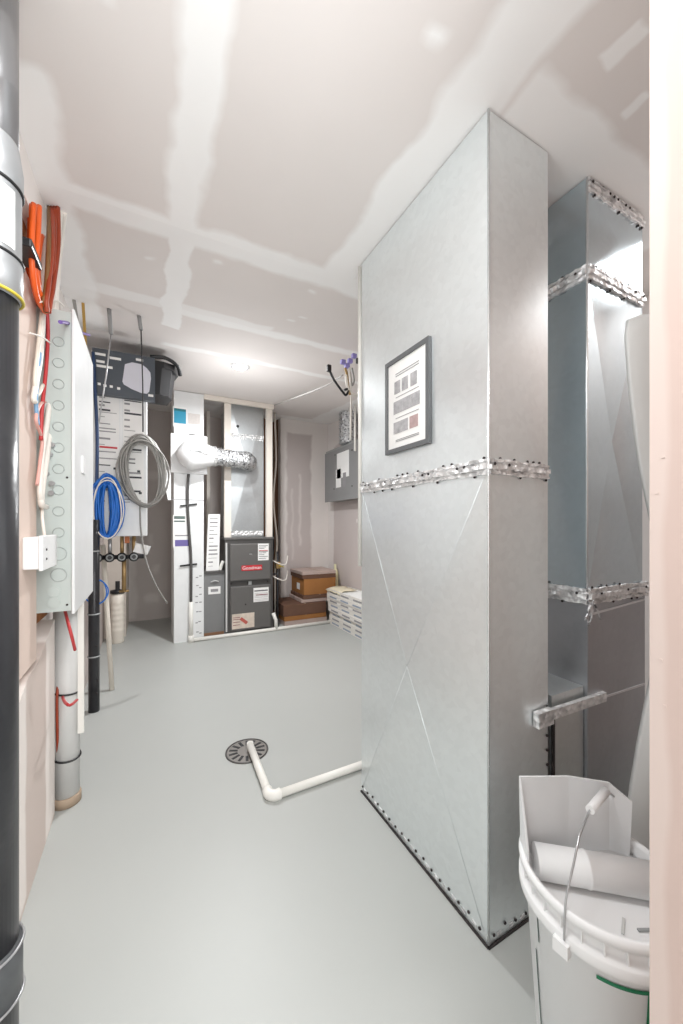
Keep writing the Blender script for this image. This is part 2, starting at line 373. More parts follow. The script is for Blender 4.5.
# base edge: floor angle with screws and small tabs
MB().bar((DX-.003, DY0-.003, .003), (DX-.003, DY1, .003), .006, .006).bar((DX-.003, DY0-.003, .003), (DX2, DY0-.003, .003), .006, .006).build('base_edge', SCREW, d)
for i in range(17):
    y = DY0+.03+i*.041; screw(d, (DX-.002, y, .03+random.uniform(-.006, .006)), (-1, 0, 0), .0045)
for i in range(16):
    y = DY0+.05+i*.041; MB().obox((DX-.002, y, .022), (.001, 0, 0), (0, .008, .002), (0, 0, .006)).build('base_tab', TAPE, d)
for i in range(5): MB().obox((DX+.04+i*.05, DY0-.002, .022), (.009, 0, 0), (0, .001, 0), (0, 0, .006)).build('base_tab', TAPE, d)
for i in range(6): screw(d, (DX+.02+i*.045, DY0-.002, .034+random.uniform(-.01, .006)), (0, -1, 0))
for i in range(6): screw(d, (DX2-.008, DY0-.003, .62-i*.045), (0, -1, 0))

# framed poster on the duct
pa = onX(387, 366, DX); pb = onX(432, 337, DX); pc = onX(432, 445, DX)
y0, y1, z0, z1 = .975, 1.232, 1.458, 1.815
po = thing('framed_poster', (DX-.004, (y0+y1)/2, z0), 'grey framed white chart with rows of small grey pictures on the tall duct', 'poster')
fx = DX-.016
b = MB().box(fx, DX-.004, y0, y1, z0, z0+.016).box(fx, DX-.004, y0, y1, z1-.016, z1).box(fx, DX-.004, y0, y0+.016, z0+.016, z1-.016).box(fx, DX-.004, y1-.016, y1, z0+.016, z1-.016)
b.build('frame', GREYF, po)
pap = MB().box(fx+.006, DX-.004, y0+.012, y1-.012, z0+.012, z1-.012).build('sheet', PAPER, po)
def yy(t): return y1+(y0-y1)*t
def zz(t): return z1+(z0-z1)*t
def pic(t0, t1, s0, s1, m):
    MB().box(fx+.0045, fx+.006, yy(t1), yy(t0), zz(s1), zz(s0)).build('picture', m, pap)
PIC = mat('print_grey', (168, 166, 168), .6, var=.5, scale=60); PICR = mat('print_red_grey', (176, 150, 148), .6, var=.35, scale=60)
for t0, t1 in ((.22, .36), (.40, .54), (.60, .74)): pic(t0, t1, .25, .38, PIC)
for t0, t1 in ((.20, .40), (.41, .60), (.61, .80)): pic(t0, t1, .46, .59, PIC)
pic(.20, .37, .68, .80, PIC); pic(.38, .54, .68, .80, PIC); pic(.58, .76, .68, .80, PICR)
ln = MB()
for s0 in (.17, .195, .42, .64, .87, .885): ln.box(fx+.0045, fx+.006, yy(.78), yy(.25), zz(s0)-.001, zz(s0)+.001)
ln.build('text_line', INKL, pap)

# ------------------------------------------------------------------ SECOND DUCT
EX, EX2, EY0, EY1 = 1.306, 1.662, .735, 1.02
e = thing('narrow_duct', (EX, EY0, 0), 'narrower bluish galvanised duct with taped joints right of the tall wide duct', 'duct')
def shell(mb, x0, x1, y0, y1, z0, z1, h, hl=None):
    crosspanel(mb, (x0, y1, z0), (x0, y0, z0), (x0, y0, z1), (x0, y1, z1), (-1, 0, 0), h if hl is None else hl)
    crosspanel(mb, (x0, y0, z0), (x1, y0, z0), (x1, y0, z1), (x0, y0, z1), (0, -1, 0), h)
    mb.add([(x1, y0, z0), (x1, y1, z0), (x1, y1, z1), (x1, y0, z1)], [(0, 1, 2, 3)])
    mb.add([(x1, y1, z0), (x0, y1, z0), (x0, y1, z1), (x1, y1, z1)], [(0, 1, 2, 3)])
    mb.add([(x0, y0, z1), (x1, y0, z1), (x1, y1, z1), (x0, y1, z1)], [(0, 1, 2, 3)]); return mb
shell(MB(), EX, EX2, EY0, EY1, 2.03, 2.345, .004).build('top_section', GALV2, e)
shell(MB(), EX, EX2, EY0, EY1, .94, 2.03, -.014, .006).build('middle_section', GALV2, e)
shell(MB(), EX-.004, EX2+.01, EY0-.004, EY1, .003, .94, .006).build('lower_section', GALVD, e)
cleat_band(e, 2.03, .05, [(EX, EY1), (EX, EY0), (EX2, EY0)], [(-1, 0, 0), (0, -1, 0)], [5, 12])
cleat_band(e, .945, .052, [(EX-.004, EY1), (EX-.004, EY0-.004), (EX2+.014, EY0-.004)], [(-1, 0, 0), (0, -1, 0)], [5, 9])
cleat_band(e, 2.322, .04, [(EX, EY0), (EX2, EY0)], [(0, -1, 0)], [14])
MB().tube([(EX, EY0, .95), (EX, EY0, 2.345)], .004, 8).build('corner_seam', MATS['bright_seam'], e)
for l0, l1 in ((.885, .905), (.596, .586)): MB().bar((EX, EY0-.008, l0), (EX2, EY0-.008, l1), .004, .007).build('sheet_lip', mat('lip_metal', (225, 225, 227), .4, .6), e)
sc_ = MB()
for k in range(7):
    p = Vector((EX+random.uniform(-.03, .02), EY0-.016, .935+random.uniform(-.01, .01)))
    sc_.tube(smooth([p, p+Vector((random.uniform(-.03, .03), -.008, -.03)), p+Vector((random.uniform(-.04, .03), -.006, -.065+random.uniform(-.01, .02)))], 4), .003, 5)
sc_.build('tape_shred', FOIL, e)
# low connector between the two ducts
k_ = thing('duct_connector', (1.13, .735, 0), 'low pale galvanised connector box bridging the two ducts behind the bucket', 'duct')
MB().box(1.130, 1.298, .742, 1.02, .003, .645).build('box_section', galv('galvanised_pale', (222, 226, 226), .35, .5, .1), k_)
MB().bar((1.035, .722, .607), (1.385, .722, .600), .014, .030).bar((1.03, .725, .600), (1.10, .725, .600), .02, .045).build('flange', TAPE, k_)
MB().box(1.126, 1.134, .734, .742, .003, .60).build('edge_strip', SCREW, k_)

# ------------------------------------------------------------------ BUCKET
BX, BY = .892, .478
bk = thing('plastic_bucket', (BX, BY, 0), 'large white plastic bucket with wire bail beside the doorway wall', 'bucket')
prof = [(.118, .0), (.122, .006), (.1445, .340), (.1585, .345), (.1600, .352), (.1600, .366), (.1585, .370), (.147, .374), (.148, .398), (.1585, .401), (.1605, .412), (.1575, .420), (.150, .420), (.147, .410), (.142, .34), (.119, .014), (.001, .012)]
MB().lathe((BX, BY, 0), prof, 64, caps=False).build('body', PLW, bk)
for k in range(26):
    t = 2*PI*(k+.3)/26
    MB().obox((BX+.150*math.cos(t), BY+.150*math.sin(t), .386), (.004*math.cos(t), .004*math.sin(t), 0), (-.0015*math.sin(t), .0015*math.cos(t), 0), (0, 0, .015)).build('rim_rib', PLW, bk)
MB().lathe((BX, BY, .375), [(.001, 0), (.10, .0), (.125, .004), (.140, .012), (.1415, .018), (.139, .008), (.124, -.002), (.001, -.004)], 48, caps=False).build('lid', PLW, bk)
# bail: leans over the bucket
ear0 = Vector((BX-.160, BY-.018, .345)); 
MB().obox(ear0, (.002, -.014, 0), (.008, .001, 0), (0, 0, .013)).build('ear', PLW, bk)
gp = [onY(564, 940, ear0.y-.006), onY(566, 900, .455), onY(574, 862, .46), onY(580, 835, .47), onY(589, 812, .49)]
g0 = onY(590, 810, .49); g1 = onY(606, 791, .505)
MB().tube(smooth(gp+[g0]), .0022, 7).build('bail', STEELW, bk)
MB().tube([g0, g0.lerp(g1, .5), g1], .0095, 12).build('grip', PLW, bk)
MB().tube(smooth([g1, onY(625, 806, .50), onY(629, 830, .50), onY(626, 850, .50)]), .0022, 7).build('bail', STEELW, bk)
MB().obox(onY(624, 853, .50), (.010, .002, .004), (0, .002, 0), (-.004, 0, .012)).build('ear', GREYM, bk)
def arc_strip(c, R0, z0_, z1_, t0, t1, dr=.0012, taper=None, n=14):
    mb = MB(); vs = []; fs = []
    for i in range(n+1):
        t = math.radians(t0+(t1-t0)*i/n)
        for z in (z0_, z1_):
            r = R0(z)+dr; vs.append((c[0]+r*math.cos(t), c[1]+r*math.sin(t), z))
    for i in range(n): fs.append((2*i, 2*i+2, 2*i+3, 2*i+1))
    return mb.add(vs, fs)
Rb = lambda z: .122+(z-.006)/(.334)*.0225
gs = arc_strip((BX, BY), Rb, .314, .322, 207, 275); q = arc_strip((BX, BY), Rb, .20, .314, 240, 244); gs.add(q.v, q.f)
gs.build('print_band', GREEN, bk)
PL_ = mat('print_dark_green', (60, 80, 76), .5)
arc_strip((BX, BY), Rb, .27, .332, 158, 159.5).build('print_line', PL_, bk); arc_strip((BX, BY), Rb, .06, .24, 152, 154).build('print_line', PL_, bk)
# stiff white folded sheet standing in the bucket
fp = thing('folded_plastic_sheet', (.90, .54, .38), 'stiff white folded plastic sheet standing in the back of the bucket', 'sheet')
mb = MB()
cols = [((.768, .560, .392), (.770, .562, .440)), ((.803, .604, .392), (.797, .604, .577)), ((.915, .560, .380), (.915, .560, .568)), ((1.00, .512, .392), (1.00, .512, .555)), ((1.022, .478, .392), (1.030, .476, .52))]
for (a0, a1), (b0, b1) in zip(cols, cols[1:]):
    a0, a1, b0, b1 = map(Vector, (a0, a1, b0, b1)); n = (b0-a0).cross(Vector((0, 0, 1))).normalized()*.0022
    mb.hexa([a0-n, b0-n, b0+n, a0+n, a1-n, b1-n, b1+n, a1+n])
mb.build('standing_panel', mat('white_board', (226, 227, 228), .5, var=.02), fp)
ro = MB(); a = Vector((.793, .560, .412)); c_ = Vector((.985, .400, .412))
ro.tube([a, a.lerp(c_, .40), a.lerp(c_, .405), a.lerp(c_, .425), a.lerp(c_, .43), c_], .034, 28, rr=[.034, .034, .0355, .0355, .034, .034])
tag(ro.build('plastic_roll', PLW, None, a), 'smooth thick white tube lying across the bucket lid', 'tube')
stq = MB().bar((.83, .40, .378), (.865, .415, .378), .005, .003)
tag(stq.build('plastic_sliver', LGREY, None, (.85, .41, .377)), 'thin white offcut lying at the front of the bucket lid', 'offcut')
stq = MB().bar((.865, .39, .378), (.915, .365, .378), .005, .003)
tag(stq.build('plastic_sliver', GREYM, None, (.89, .38, .377)), 'thin greyish offcut beside the white tube on the bucket lid', 'offcut')

# hanging sheet beside the doorway wall
hs = MB(); rows = []
prof_h = [(.02, 620), (.28, 626), (.42, 629), (.52, 634), (.62, 641), (.72, 649), (.82, 658), (.97, 663), (1.12, 660), (1.22, 652), (1.32, 644), (1.42, 638), (1.55, 632), (1.66, 629), (1.70, 631), (1.72, 640)]
vs = []; fs = []; nC = 9
for z, px in prof_h:
    r = ray(px, 500); y = .56; xl = r.x/r.y*y; z = max(.003, EYE+(z-EYE)*1.12)
    for k in range(nC):
        t = k/(nC-1); x = xl+(1.50-xl)*t; yk = .56-.26*t+.012*math.sin(k*1.7+z*4)*(t > 0)
        vs.append((x, yk, z))
n0 = len(vs); vs += [(x, y+.012, z) for x, y, z in vs]; R_ = len(prof_h)
for i in range(R_-1):
    for k in range(nC-1):
        a = i*nC+k; fs.append((a, a+1, a+nC+1, a+nC)); fs.append((n0+a, n0+a+nC, n0+a+nC+1, n0+a+1))
for i in range(R_-1):
    a = i*nC; fs.append((a, a+nC, n0+a+nC, n0+a)); a += nC-1; fs.append((a, n0+a, n0+a+nC, a+nC))
for k in range(nC-1):
    fs.append((k, n0+k, n0+k+1, k+1)); a = (R_-1)*nC+k; fs.append((a, a+1, n0+a+1, n0+a))
hs.add(vs, fs, True)
tag(hs.build('hanging_sheet', SHEET, None, (1.2, .45, 0)), 'grey-white sheet with narrow waist hanging between doorway wall and narrow duct', 'sheet')

# ------------------------------------------------------------------ FLOOR DRAIN AND PIPE
dc = onZ(247, 751, 0); dr = thing('floor_drain', (dc.x, dc.y, 0), 'round dark grey slotted drain cover in the floor under the white pipe end', 'drain')
MB().lathe((dc.x, dc.y, 0), [(.001, .003), (.098, .003), (.108, .002), (.110, .0)], 40, caps=False).build('cover', mat('drain_grey', (132, 128, 124), .5, .3), dr)
slots = MB()
for k in range(14):
    t = 2*PI*k/14; c = Vector((math.cos(t), math.sin(t), 0)); slots.obox((dc.x+c.x*.070, dc.y+c.y*.070, .0035), c*.022, (-c.y*.007, c.x*.007, 0), (0, 0, .0006))
slots.build('slot', BLACK, dr)
MB().ring((dc.x, dc.y, .003), (0, 0, 1), .106, .004, 36).build('rim', DKMET2, dr)
PR = .0175
A = onZ(250, 744, .035); B_ = onZ(270, 797, PR); Cc = onZ(300, 788, PR); D_ = onZ(361, 765, PR); E_ = Vector((DX-.006, 0, 0))
pp = thing('drain_pipe', (B_.x, B_.y, 0), 'bent white plastic pipe running over the floor from drain to tall duct', 'pipe')
dirv = (D_-B_).normalized(); tt = (DX-.02-B_.x)/dirv.x; D2 = B_+dirv*tt
endp = Vector((D_.x, D_.y, PR))
A0 = Vector((A.x, A.y, .030))
MB().tube([B_+(A0-B_).normalized()*.03, A0], PR, 16).tube([A0+Vector((0,0,-.028)), A0, A0+Vector((0, 0, .012))], PR*.98, 16).build('short_run', PVC, pp)
# the long run passes behind the duct's far corner
far = B_+dirv*((1.30-B_.x)/dirv.x)
MB().tube([B_+dirv*.03, far], PR, 16).build('long_run', PVC, pp)
MB().tube(smooth([B_+(A0-B_).normalized()*.045, B_+(A0-B_).normalized()*.02, B_+dirv*.02, B_+dirv*.045], 5), PR+.005, 16).build('elbow', PVC, pp)

# ------------------------------------------------------------------ BLACK STACK AT LEFT
SX, SY = -.296, 1.025
s_ = thing('soil_stack', (SX, SY, 0), 'black vertical soil pipe with grey metal coupling at the left edge', 'pipe')
MB().tube([(SX, SY, 0), (SX, SY, 1.70)], .053, 40).build('lower_pipe', DKPIPE, s_)
MB().tube([(SX, SY, 1.95), (SX, SY, 2.349)], .053, 40).build('upper_pipe', foil('reflection_streaked_pipe', (150, 150, 152), (52, 52, 56), 6, .3), s_)  # reflections painted into the pipe colour as pale streaks
MB().lathe((SX, SY, 0), [(.054, 1.655), (.060, 1.66), (.060, 1.735), (.058, 1.74), (.058, 1.885), (.061, 1.89), (.061, 1.93), (.056, 1.965), (.054, 1.98)], 40, caps=False).build('coupling', mat('coupling_grey', (170, 172, 174), .35, .6, var=.15, scale=15), s_)
for z, m, r in ((1.885, BLACK, .0595), (1.737, BLACK, .0595), (1.660, YEL, .0600)): MB().ring((SX, SY, z), (0, 0, 1), r, .0035, 40).build('band_clamp', m, s_)
arc_strip((SX, SY), lambda z: .0585, 1.75, 1.87, -125, -25, .0006).build('label_sheet', PAPER, s_)
MB().lathe((SX, SY, 0), [(.053, .19), (.060, .195), (.060, .30), (.053, .305)], 40, caps=False).build('coupling', mat('coupling_dark', (92, 94, 96), .4, .4, var=.3, scale=20), s_)
for z in (.195, .30): MB().ring((SX, SY, z), (0, 0, 1), .0605, .003, 40).build('band_clamp', STEELW, s_)

# ------------------------------------------------------------------ ELECTRICAL PANEL ON LEFT WALL
PX0, PX1, PY0, PY1, PZ0, PZ1 = -.362, -.243, 1.70, 2.225, .865, 1.975
ep = thing('electrical_panel', (PX0, PY0, PZ0), 'long pale grey breaker box with side knockouts on the left wall', 'electrical panel')
MB().box(PX0, PX1-.004, PY0+.004, PY1, PZ0, PZ1).build('housing', PANEL, ep)
dd = MB().rbox(PX1-.006, PX1+.004, PY0-.004, PY1+.01, PZ0-.012, PZ1+.012, .003).build('door', WHITE, ep)
MB().box(PX1+.003, PX1+.010, PY0+.16, PY0+.24, 1.40, 1.47).build('latch', PLW, dd)
ky = PY0+.003
for i in range(12):
    z = 1.0+i*.078; x = PX1-.045
    MB().ring((x, ky, z), (0, 1, 0), .017 if i > 1 else .024, .0018, 18, 5).build('knockout', mat('knockout_grey', (176, 182, 180), .45), ep)
for z in (.90, .94): MB().lathe((PX1-.06, ky-.003, z), [(.020, 0), (.020, .004), (.014, .006)], 16, 'y').build('knockout', PANEL, ep)
for z in (.888, 1.36, 1.93): screw(ep, (PX1-.02, ky, z), (0, -1, 0), .004)
for i in range(6): MB().lathe((PX0+.03+random.uniform(0, .03), ky-.012, 1.30+i*.035), [(.009, 0), (.009, .012), (.005, .016)], 10, 'y').build('cable_clamp', STEELW, ep)
# small white box
wb0 = onX(23, 562, -.335); ob = thing('junction_box', (-.335, 1.47, 1.05), 'small white two-screw outlet box on the framing board below the cables', 'junction box')
MB().rbox(-.338, -.296, 1.462, 1.640, 1.045, 1.145, .004).build('housing', PLW, ob)
MB().rbox(-.297, -.286, 1.455, 1.66, 1.040, 1.150, .003).build('cover', PLW, ob)
for z in (1.075, 1.105): screw(ob, (-.286, 1.50, z), (1, 0, 0), .004)
tag(MB().tube(smooth([(-.31, 1.60, 1.145), (-.315, 1.60, 1.20), (-.325, 1.64, 1.24), (-.34, 1.70, 1.245)]), .005, 8).build('cable', WHC, None, (-.31, 1.6, 1.145)), 'short white cable curving out of the small white junction box', 'cable')

# hanging cables
def px_path(pts, x): return [onX(a, b, x if len(q) == 0 else q[0]) for a, b, *q in pts]
OG = 'orange cables hanging from the ceiling'; RG = 'rust red cables hanging from the ceiling'
for i in range(8):
    u = i/7; x = -.345+.02*(i % 3)
    p = px_path([(30+u*13, 204), (29+u*12+random.uniform(-1, 1), 240), (29+u*9+random.uniform(-1, 1), 268), (36+u*6+random.uniform(-1, 1), 298), (44+u*4, 312)], x)
    p[0].z = min(p[0].z, 2.20) if p[0].z < 2.35 else 2.20
    tag(MB().tube(smooth(p), .0075, 8).build('orange_cable', ORANGE, None, p[-1]), 'orange cable in the taped bundle hanging at the ceiling left of the panel', 'cable', OG)
tp = [onX(34, 257, -.335)]
tag(MB().rbox(-.356, -.290, onX(27.5, 257, -.300).y, onX(27.5, 257, -.300).y+.12, tp[0].z-.105, tp[0].z-.080, .006).build('tape_wrap', BLACK, None, tp[0]), 'black tape wrapped round the orange cable bundle', 'tape')
for i in range(4):
    u = i/3; x = -.295
    j = random.uniform(-1, 1); p = px_path([(49+u*9, 205), (49+u*9+j, 245), (46+u*8-j, 285), (44+u*7, 300), (46+u*3, 312)], x+.006*(i % 2)); p[0] = ceilpt(49+u*9, 207)
    tag(MB().tube(smooth(p), .007, 8).build('rust_cable', RUST if i else mat('olive_brown_jacket', (120, 84, 44), .5), None, p[-1]), 'rust red cable hanging between two white cables at the ceiling' if i else 'olive brown cable at the left edge of the rust red cables', 'cable', RG)
for nm, m, r, lab, pts in (
    ('white_cable', WHC, .008, 'white cable running down between the orange and the rust red cables', [(46, 205), (45, 245), (42, 290), (43, 320), (40, 360), (34, 395), (35, 402)]),
    ('white_cable', WHC, .010, 'thick white cable curving down the near side of the breaker box', [(64, 212), (60, 250), (56, 300), (57, 350), (52, 410), (46, 460), (41, 500), (46, 507)]),
    ('white_cable', WHC, .009, 'white cable dropping beside the thick white cable to the breaker box top', [(60, 210), (56, 262), (53, 310), (53, 360), (48, 415), (42, 455), (40, 490), (42, 503)]),
    ('red_cable', REDC, .006, 'red cable hanging in front of the brown insulation', [(47, 310), (48, 335), (46, 370), (42, 410), (41, 440)]),
    ('blue_cable', SKY, .006, 'pale blue cable hanging beside the red cable', [(44, 310), (43, 335), (39, 365), (36, 400), (38, 425)]),
    ('ivory_cable', CREAM, .006, 'ivory cable hanging over the pink framing board', [(42, 312), (38, 350), (35, 380), (37, 395), (43, 385)]),
    ('pink_cable', mat('pink_jacket', (222, 170, 160), .5), .005, 'thin pink cable hooked round the red and blue cables', [(45, 402), (40, 405), (36, 420), (42, 440), (40, 462), (37, 485)])):
    p = px_path(pts, -.318)
    if pts[0][1] < 220: p[0] = ceilpt(*pts[0]) if pts[0][0] > 50 else Vector((p[1].x, p[1].y, 2.20))
    tag(MB().tube(smooth(p), r, 8).build(nm, m, None, p[-1]), lab, 'cable')
for (a, b, c, lab) in (((40, 302), (56, 300), (64, 306), 'pale cable tie strung across the rust red cables'), ((30, 333), (42, 337), (50, 343), 'pale cable tie holding the lower coloured cables')):
    p = px_path([a, b, c], -.30); tag(MB().tube(smooth(p), .0028, 6).build('cable_tie', WHC, None, p[1]), lab, 'cable tie')
p = px_path([(60, 322), (70, 324), (80, 332), (89, 335)], -.26)
tag(MB().tube(smooth(p), .006, 8).build('purple_strap', mat('purple_strap', (112, 84, 160), .5), None, p[0]), 'purple strap stretched above the breaker box', 'strap')
for (px0, py0, px1, py1, w, m, nm, lab) in ((83, 303, 86, 352, .014, mat('tan_strip', (176, 140, 70), .6), 'tan_strip', 'tan strip hanging from the ceiling beyond the breaker box'),
                                         (74, 300, 78, 328, .016, GREYC, 'grey_strip', 'grey metal strip hanging from the ceiling above the breaker box')):
    a = onX(px0, py0, -.27); a = ceilpt(px0, py0); b = ray(px1, py1); b = Vector((0, 0, EYE))+b*((a.y)/b.y)
    tag(MB().bar(a, b, w, .006, (0, 1, 0)).build(nm, m, None, a), lab, 'strip')

# under the panel
gp_ = thing('grey_drain_pipe', (-.305, 1.965, 0), 'wide pale grey vertical pipe with dark straps below the breaker box', 'pipe')
MB().tube([(-.305, 1.965, 0), (-.305, 1.965, .86)], .047, 28).build('pipe_run', LGREY, gp_)
for z in (.20, .48): MB().ring((-.305, 1.965, z), (.15, -.1, 1), .050, .004, 28).build('strap', BLACK, gp_)
MB().lathe((-.305, 1.965, 0), [(.053, 0), (.053, .035), (.049, .04)], 28).build('foot_collar', GRIME, gp_)
a = Vector((-.262, 2.03, .86)); 
b = onY(76, 752, 2.03); b = Vector((-.262, 2.0, .28))
ws = MB().bar((-.250, 1.93, .855), (-.250, 1.93, .30), .022, .012, (0, 1, 0))
tag(ws.build('white_strip', PVC, None, (-.25, 1.93, .3)), 'narrow white strip hanging down in front of the wide grey pipe', 'strip')
for k, (m, lab, pts) in enumerate(((REDC, 'reddish brown cable looping under the breaker box', [(60, 614, -.325), (65, 640, -.325), (62, 690, -.325), (68, 705, -.26), (77, 700, -.25)]), (RUST, 'brown cable dropping behind the low drywall edge', [(58, 614, -.34), (60, 660, -.33), (57, 700, -.33), (58, 760, -.33)]), (REDC, 'pinkish cable slanting across the wide grey pipe', [(63, 614, -.30), (70, 630, -.25), (75, 650, -.24)]))):
    p = px_path(pts, -.3); p[0].z = PZ0+.004
    tag(MB().tube(smooth(p), .0055, 7).build('brown_cable' if k == 1 else 'red_cable', m, None, p[0]), lab, 'cable')
bp = thing('black_vent_pipe', (-.30, 2.85, 0), 'slim black vertical pipe with rings beyond the breaker box', 'pipe')
MB().tube([(-.30, 2.85, 0), (-.30, 2.85, 1.22)], .031, 22).build('pipe_run', DKPIPE, bp)
for z in (.35, .62, 1.02): MB().ring((-.30, 2.85, z), (0, 0, 1), .032, .005, 22).build('strap', GREYM, bp)
for (z, t) in ((.5, -60), (.42, -60), (.2, -50), (.12, -60), (.7, -55)):
    t = math.radians(t); screw(bp, (-.30+.032*math.cos(t), 2.85+.032*math.sin(t), z), (math.cos(t), math.sin(t), 0), .006)
a = onZ(112, 690, 0); b = onY(103, 545, a.y)
tag(MB().tube([a+Vector((0, 0, .002)), b], .016, 14).build('cream_pipe', CREAM, None, a), 'cream plastic pipe leaning against the left wall by the slim black pipe', 'pipe')
wp = thing('wrapped_canister', (-.265, 4.42, 0), 'white ribbed canister on the floor in the far left corner', 'canister')
pr = [(.055, 0), (.060, .01)]
for i in range(6): z = .12+i*.055; pr += [(.060, z), (.064, z+.012), (.060, z+.024)]
MB().lathe((-.265, 4.42, 0), pr+[(.058, .50)], 24).build('body', CREAM, wp)
MB().lathe((-.265, 4.42, 0), [(.066, .50), (.066, .53), (.02, .535), (.02, .62)], 20).build('cap', BLACK, wp)

# ------------------------------------------------------------------ CABINET, BOX, TOTE ON LEFT
CY = 2.95; c0 = onY(97, 388, CY); c1 = onY(147, 535, CY)
X0, X1, Z0, Z1 = -.395, .002, 1.11, 2.135
cb_ = thing('wall_cabinet', ((X0+X1)/2, CY, Z0), 'white wall cabinet covered in printed instruction panels below the dark carton', 'cabinet')
MB().rbox(X0, X1, CY, CY+.45, Z0, Z1, .006).build('body', WHITE, cb_)
for (a, b_) in ((-.290, -.168), (-.145, -.020)):
    pn = MB().box(a, b_, CY-.003, CY, 1.30, 2.10).build('printed_panel', PAPER, cb_)
    k = MB(); kl = MB(); z = 2.07
    while z > 1.33:
        w = random.choice((.3, .6, .9, .95)); (k if random.random() < .45 else kl).box(a+.008, a+.008+(b_-a-.016)*w, CY-.0045, CY-.003, z-random.choice((.004, .007, .012)), z); z -= random.choice((.02, .03, .045))
    k.build('print_line', INK, pn); kl.build('print_line', INKL, pn)
    if a < -.2: MB().box(a+.01, b_-.01, CY-.005, CY-.003, 1.70, 1.712).build('red_line', RED, pn)
MB().box(-.163, -.151, CY-.010, CY, 1.18, 2.12).build('divider', PLW, cb_)
for (x, z) in ((-.06, 1.55), (-.20, 1.56), (-.05, 1.40), (-.11, 1.40)): MB().box(x, x+.018, CY-.008, CY, z, z+.014).build('connector', BLACK, cb_)

tl, tr, bl, brr = (onY(q[0], q[1], CY-.06) for q in ((92, 347), (155, 358), (95, 393), (155, 401)))
cd = thing('dark_carton', (.0, CY-.06, Z1), 'dark blue-grey printed carton tilted on top of the white cabinet', 'carton')
def carton(mb, y0_, y1_): return mb.hexa([(bl.x, y0_, bl.z), (brr.x, y0_, brr.z), (brr.x, y1_, brr.z), (bl.x, y1_, bl.z), (tl.x, y0_, tl.z), (tr.x, y0_, tr.z), (tr.x, y1_, tr.z), (tl.x, y1_, tl.z)])
carton(MB(), CY-.06, CY-.01).build('box_body', DBOX, cd)
def cp(u, v, dy=0): 
    t = tl.lerp(tr, u); b2 = bl.lerp(brr, u); p = t.lerp(b2, v); return Vector((p.x, CY-.061-dy, p.z))
pm = MB(); ring_ = []
for (u, v) in ((.50, .26), (.62, .19), (.78, .20), (.86, .27), (.92, .36), (.93, .5), (.90, .80), (.86, .86), (.76, .86), (.60, .80), (.47, .72), (.45, .66)): ring_.append(cp(u, v, .0005))
pm.add(ring_+[p+Vector((0, .001, 0)) for p in ring_], [tuple(range(12)), tuple(reversed(range(12, 24)))]+[(i, (i+1) % 12, 12+(i+1) % 12, 12+i) for i in range(12)])
pm.build('printed_picture', SCREEN, cd)
tx = MB()
for (u0, u1, v) in ((.04, .20, .12), (.26, .44, .16), (.05, .18, .28), (.05, .30, .38), (.68, .80, .10), (.05, .10, .78), (.14, .19, .80), (.24, .29, .80), (.36, .41, .82), (.88, .97, .88)):
    tx.hexa([cp(u0, v+.035, .0), cp(u1, v+.035, .0), cp(u1, v+.035, -.001), cp(u0, v+.035, -.001), cp(u0, v-.02), cp(u1, v-.02), cp(u1, v-.02, -.001), cp(u0, v-.02, -.001)])
tx.build('print_line', PAPER, cd)

# black tote behind the carton
tt_ = thing('black_tote', (.0, 3.2, Z1), 'black plastic tote with a curved rim behind the dark carton', 'tote')
tm = MB(); secs = []
outline = [(-.25, 0), (.10, 0), (.17, .03), (.20, .12), (.17, .30), (-.2, .30)]
def loop(sc, z): return [(-.03+(x+.03)*sc, 3.03+y*sc*1.0, z) for x, y in outline]
L0, L1, L2, L3 = loop(.86, Z1+.002), loop(.97, Z1+.20), loop(1.06, Z1+.20), loop(1.08, Z1+.245)
vs = L0+L1+L2+L3; fs = [tuple(range(5, -1, -1))]
for i in range(3):
    for k in range(6): fs.append((i*6+k, i*6+(k+1) % 6, (i+1)*6+(k+1) % 6, (i+1)*6+k))
fs.append(tuple(range(18, 24))); tm.add(vs, fs)
tm.build('tub', BLACK, tt_)
MB().tube(smooth([(.02, 3.02, Z1+.26), (.12, 3.02, Z1+.27), (.20, 3.05, Z1+.24), (.225, 3.10, Z1+.19)]), .014, 8).build('rim_handle', BLACK, tt_)

# rods from the ceiling
for (px, py, px2, py2, ex, ey, m, lab) in ((109, 309, 111, 334, 99, 422, STEELW, 'grey sleeved wire hanging from the ceiling in front of the cabinet, nearer the left wall'),
                                           (139, 316, 141, 330, 143, 432, DKPIPE, 'grey sleeved wire hanging from the ceiling above the grey cable coil')):
    a = ceilpt(px, py); yk = min(a.y, CY-.075); a = Vector((0, 0, EYE))+ray(px, py)*(yk/ray(px, py).y); a.z = cz(a.y)
    b = onY(px2, py2, a.y); c = onY(ex, ey, a.y)
    h = thing('hanging_wire', a, lab, 'wire'); MB().tube([a, b], .011, 10).build('sleeve', SLEEVE, h); MB().tube([b, b.lerp(c, .5)+Vector((.004, 0, 0)), c], .004, 7).build('wire', m, h)
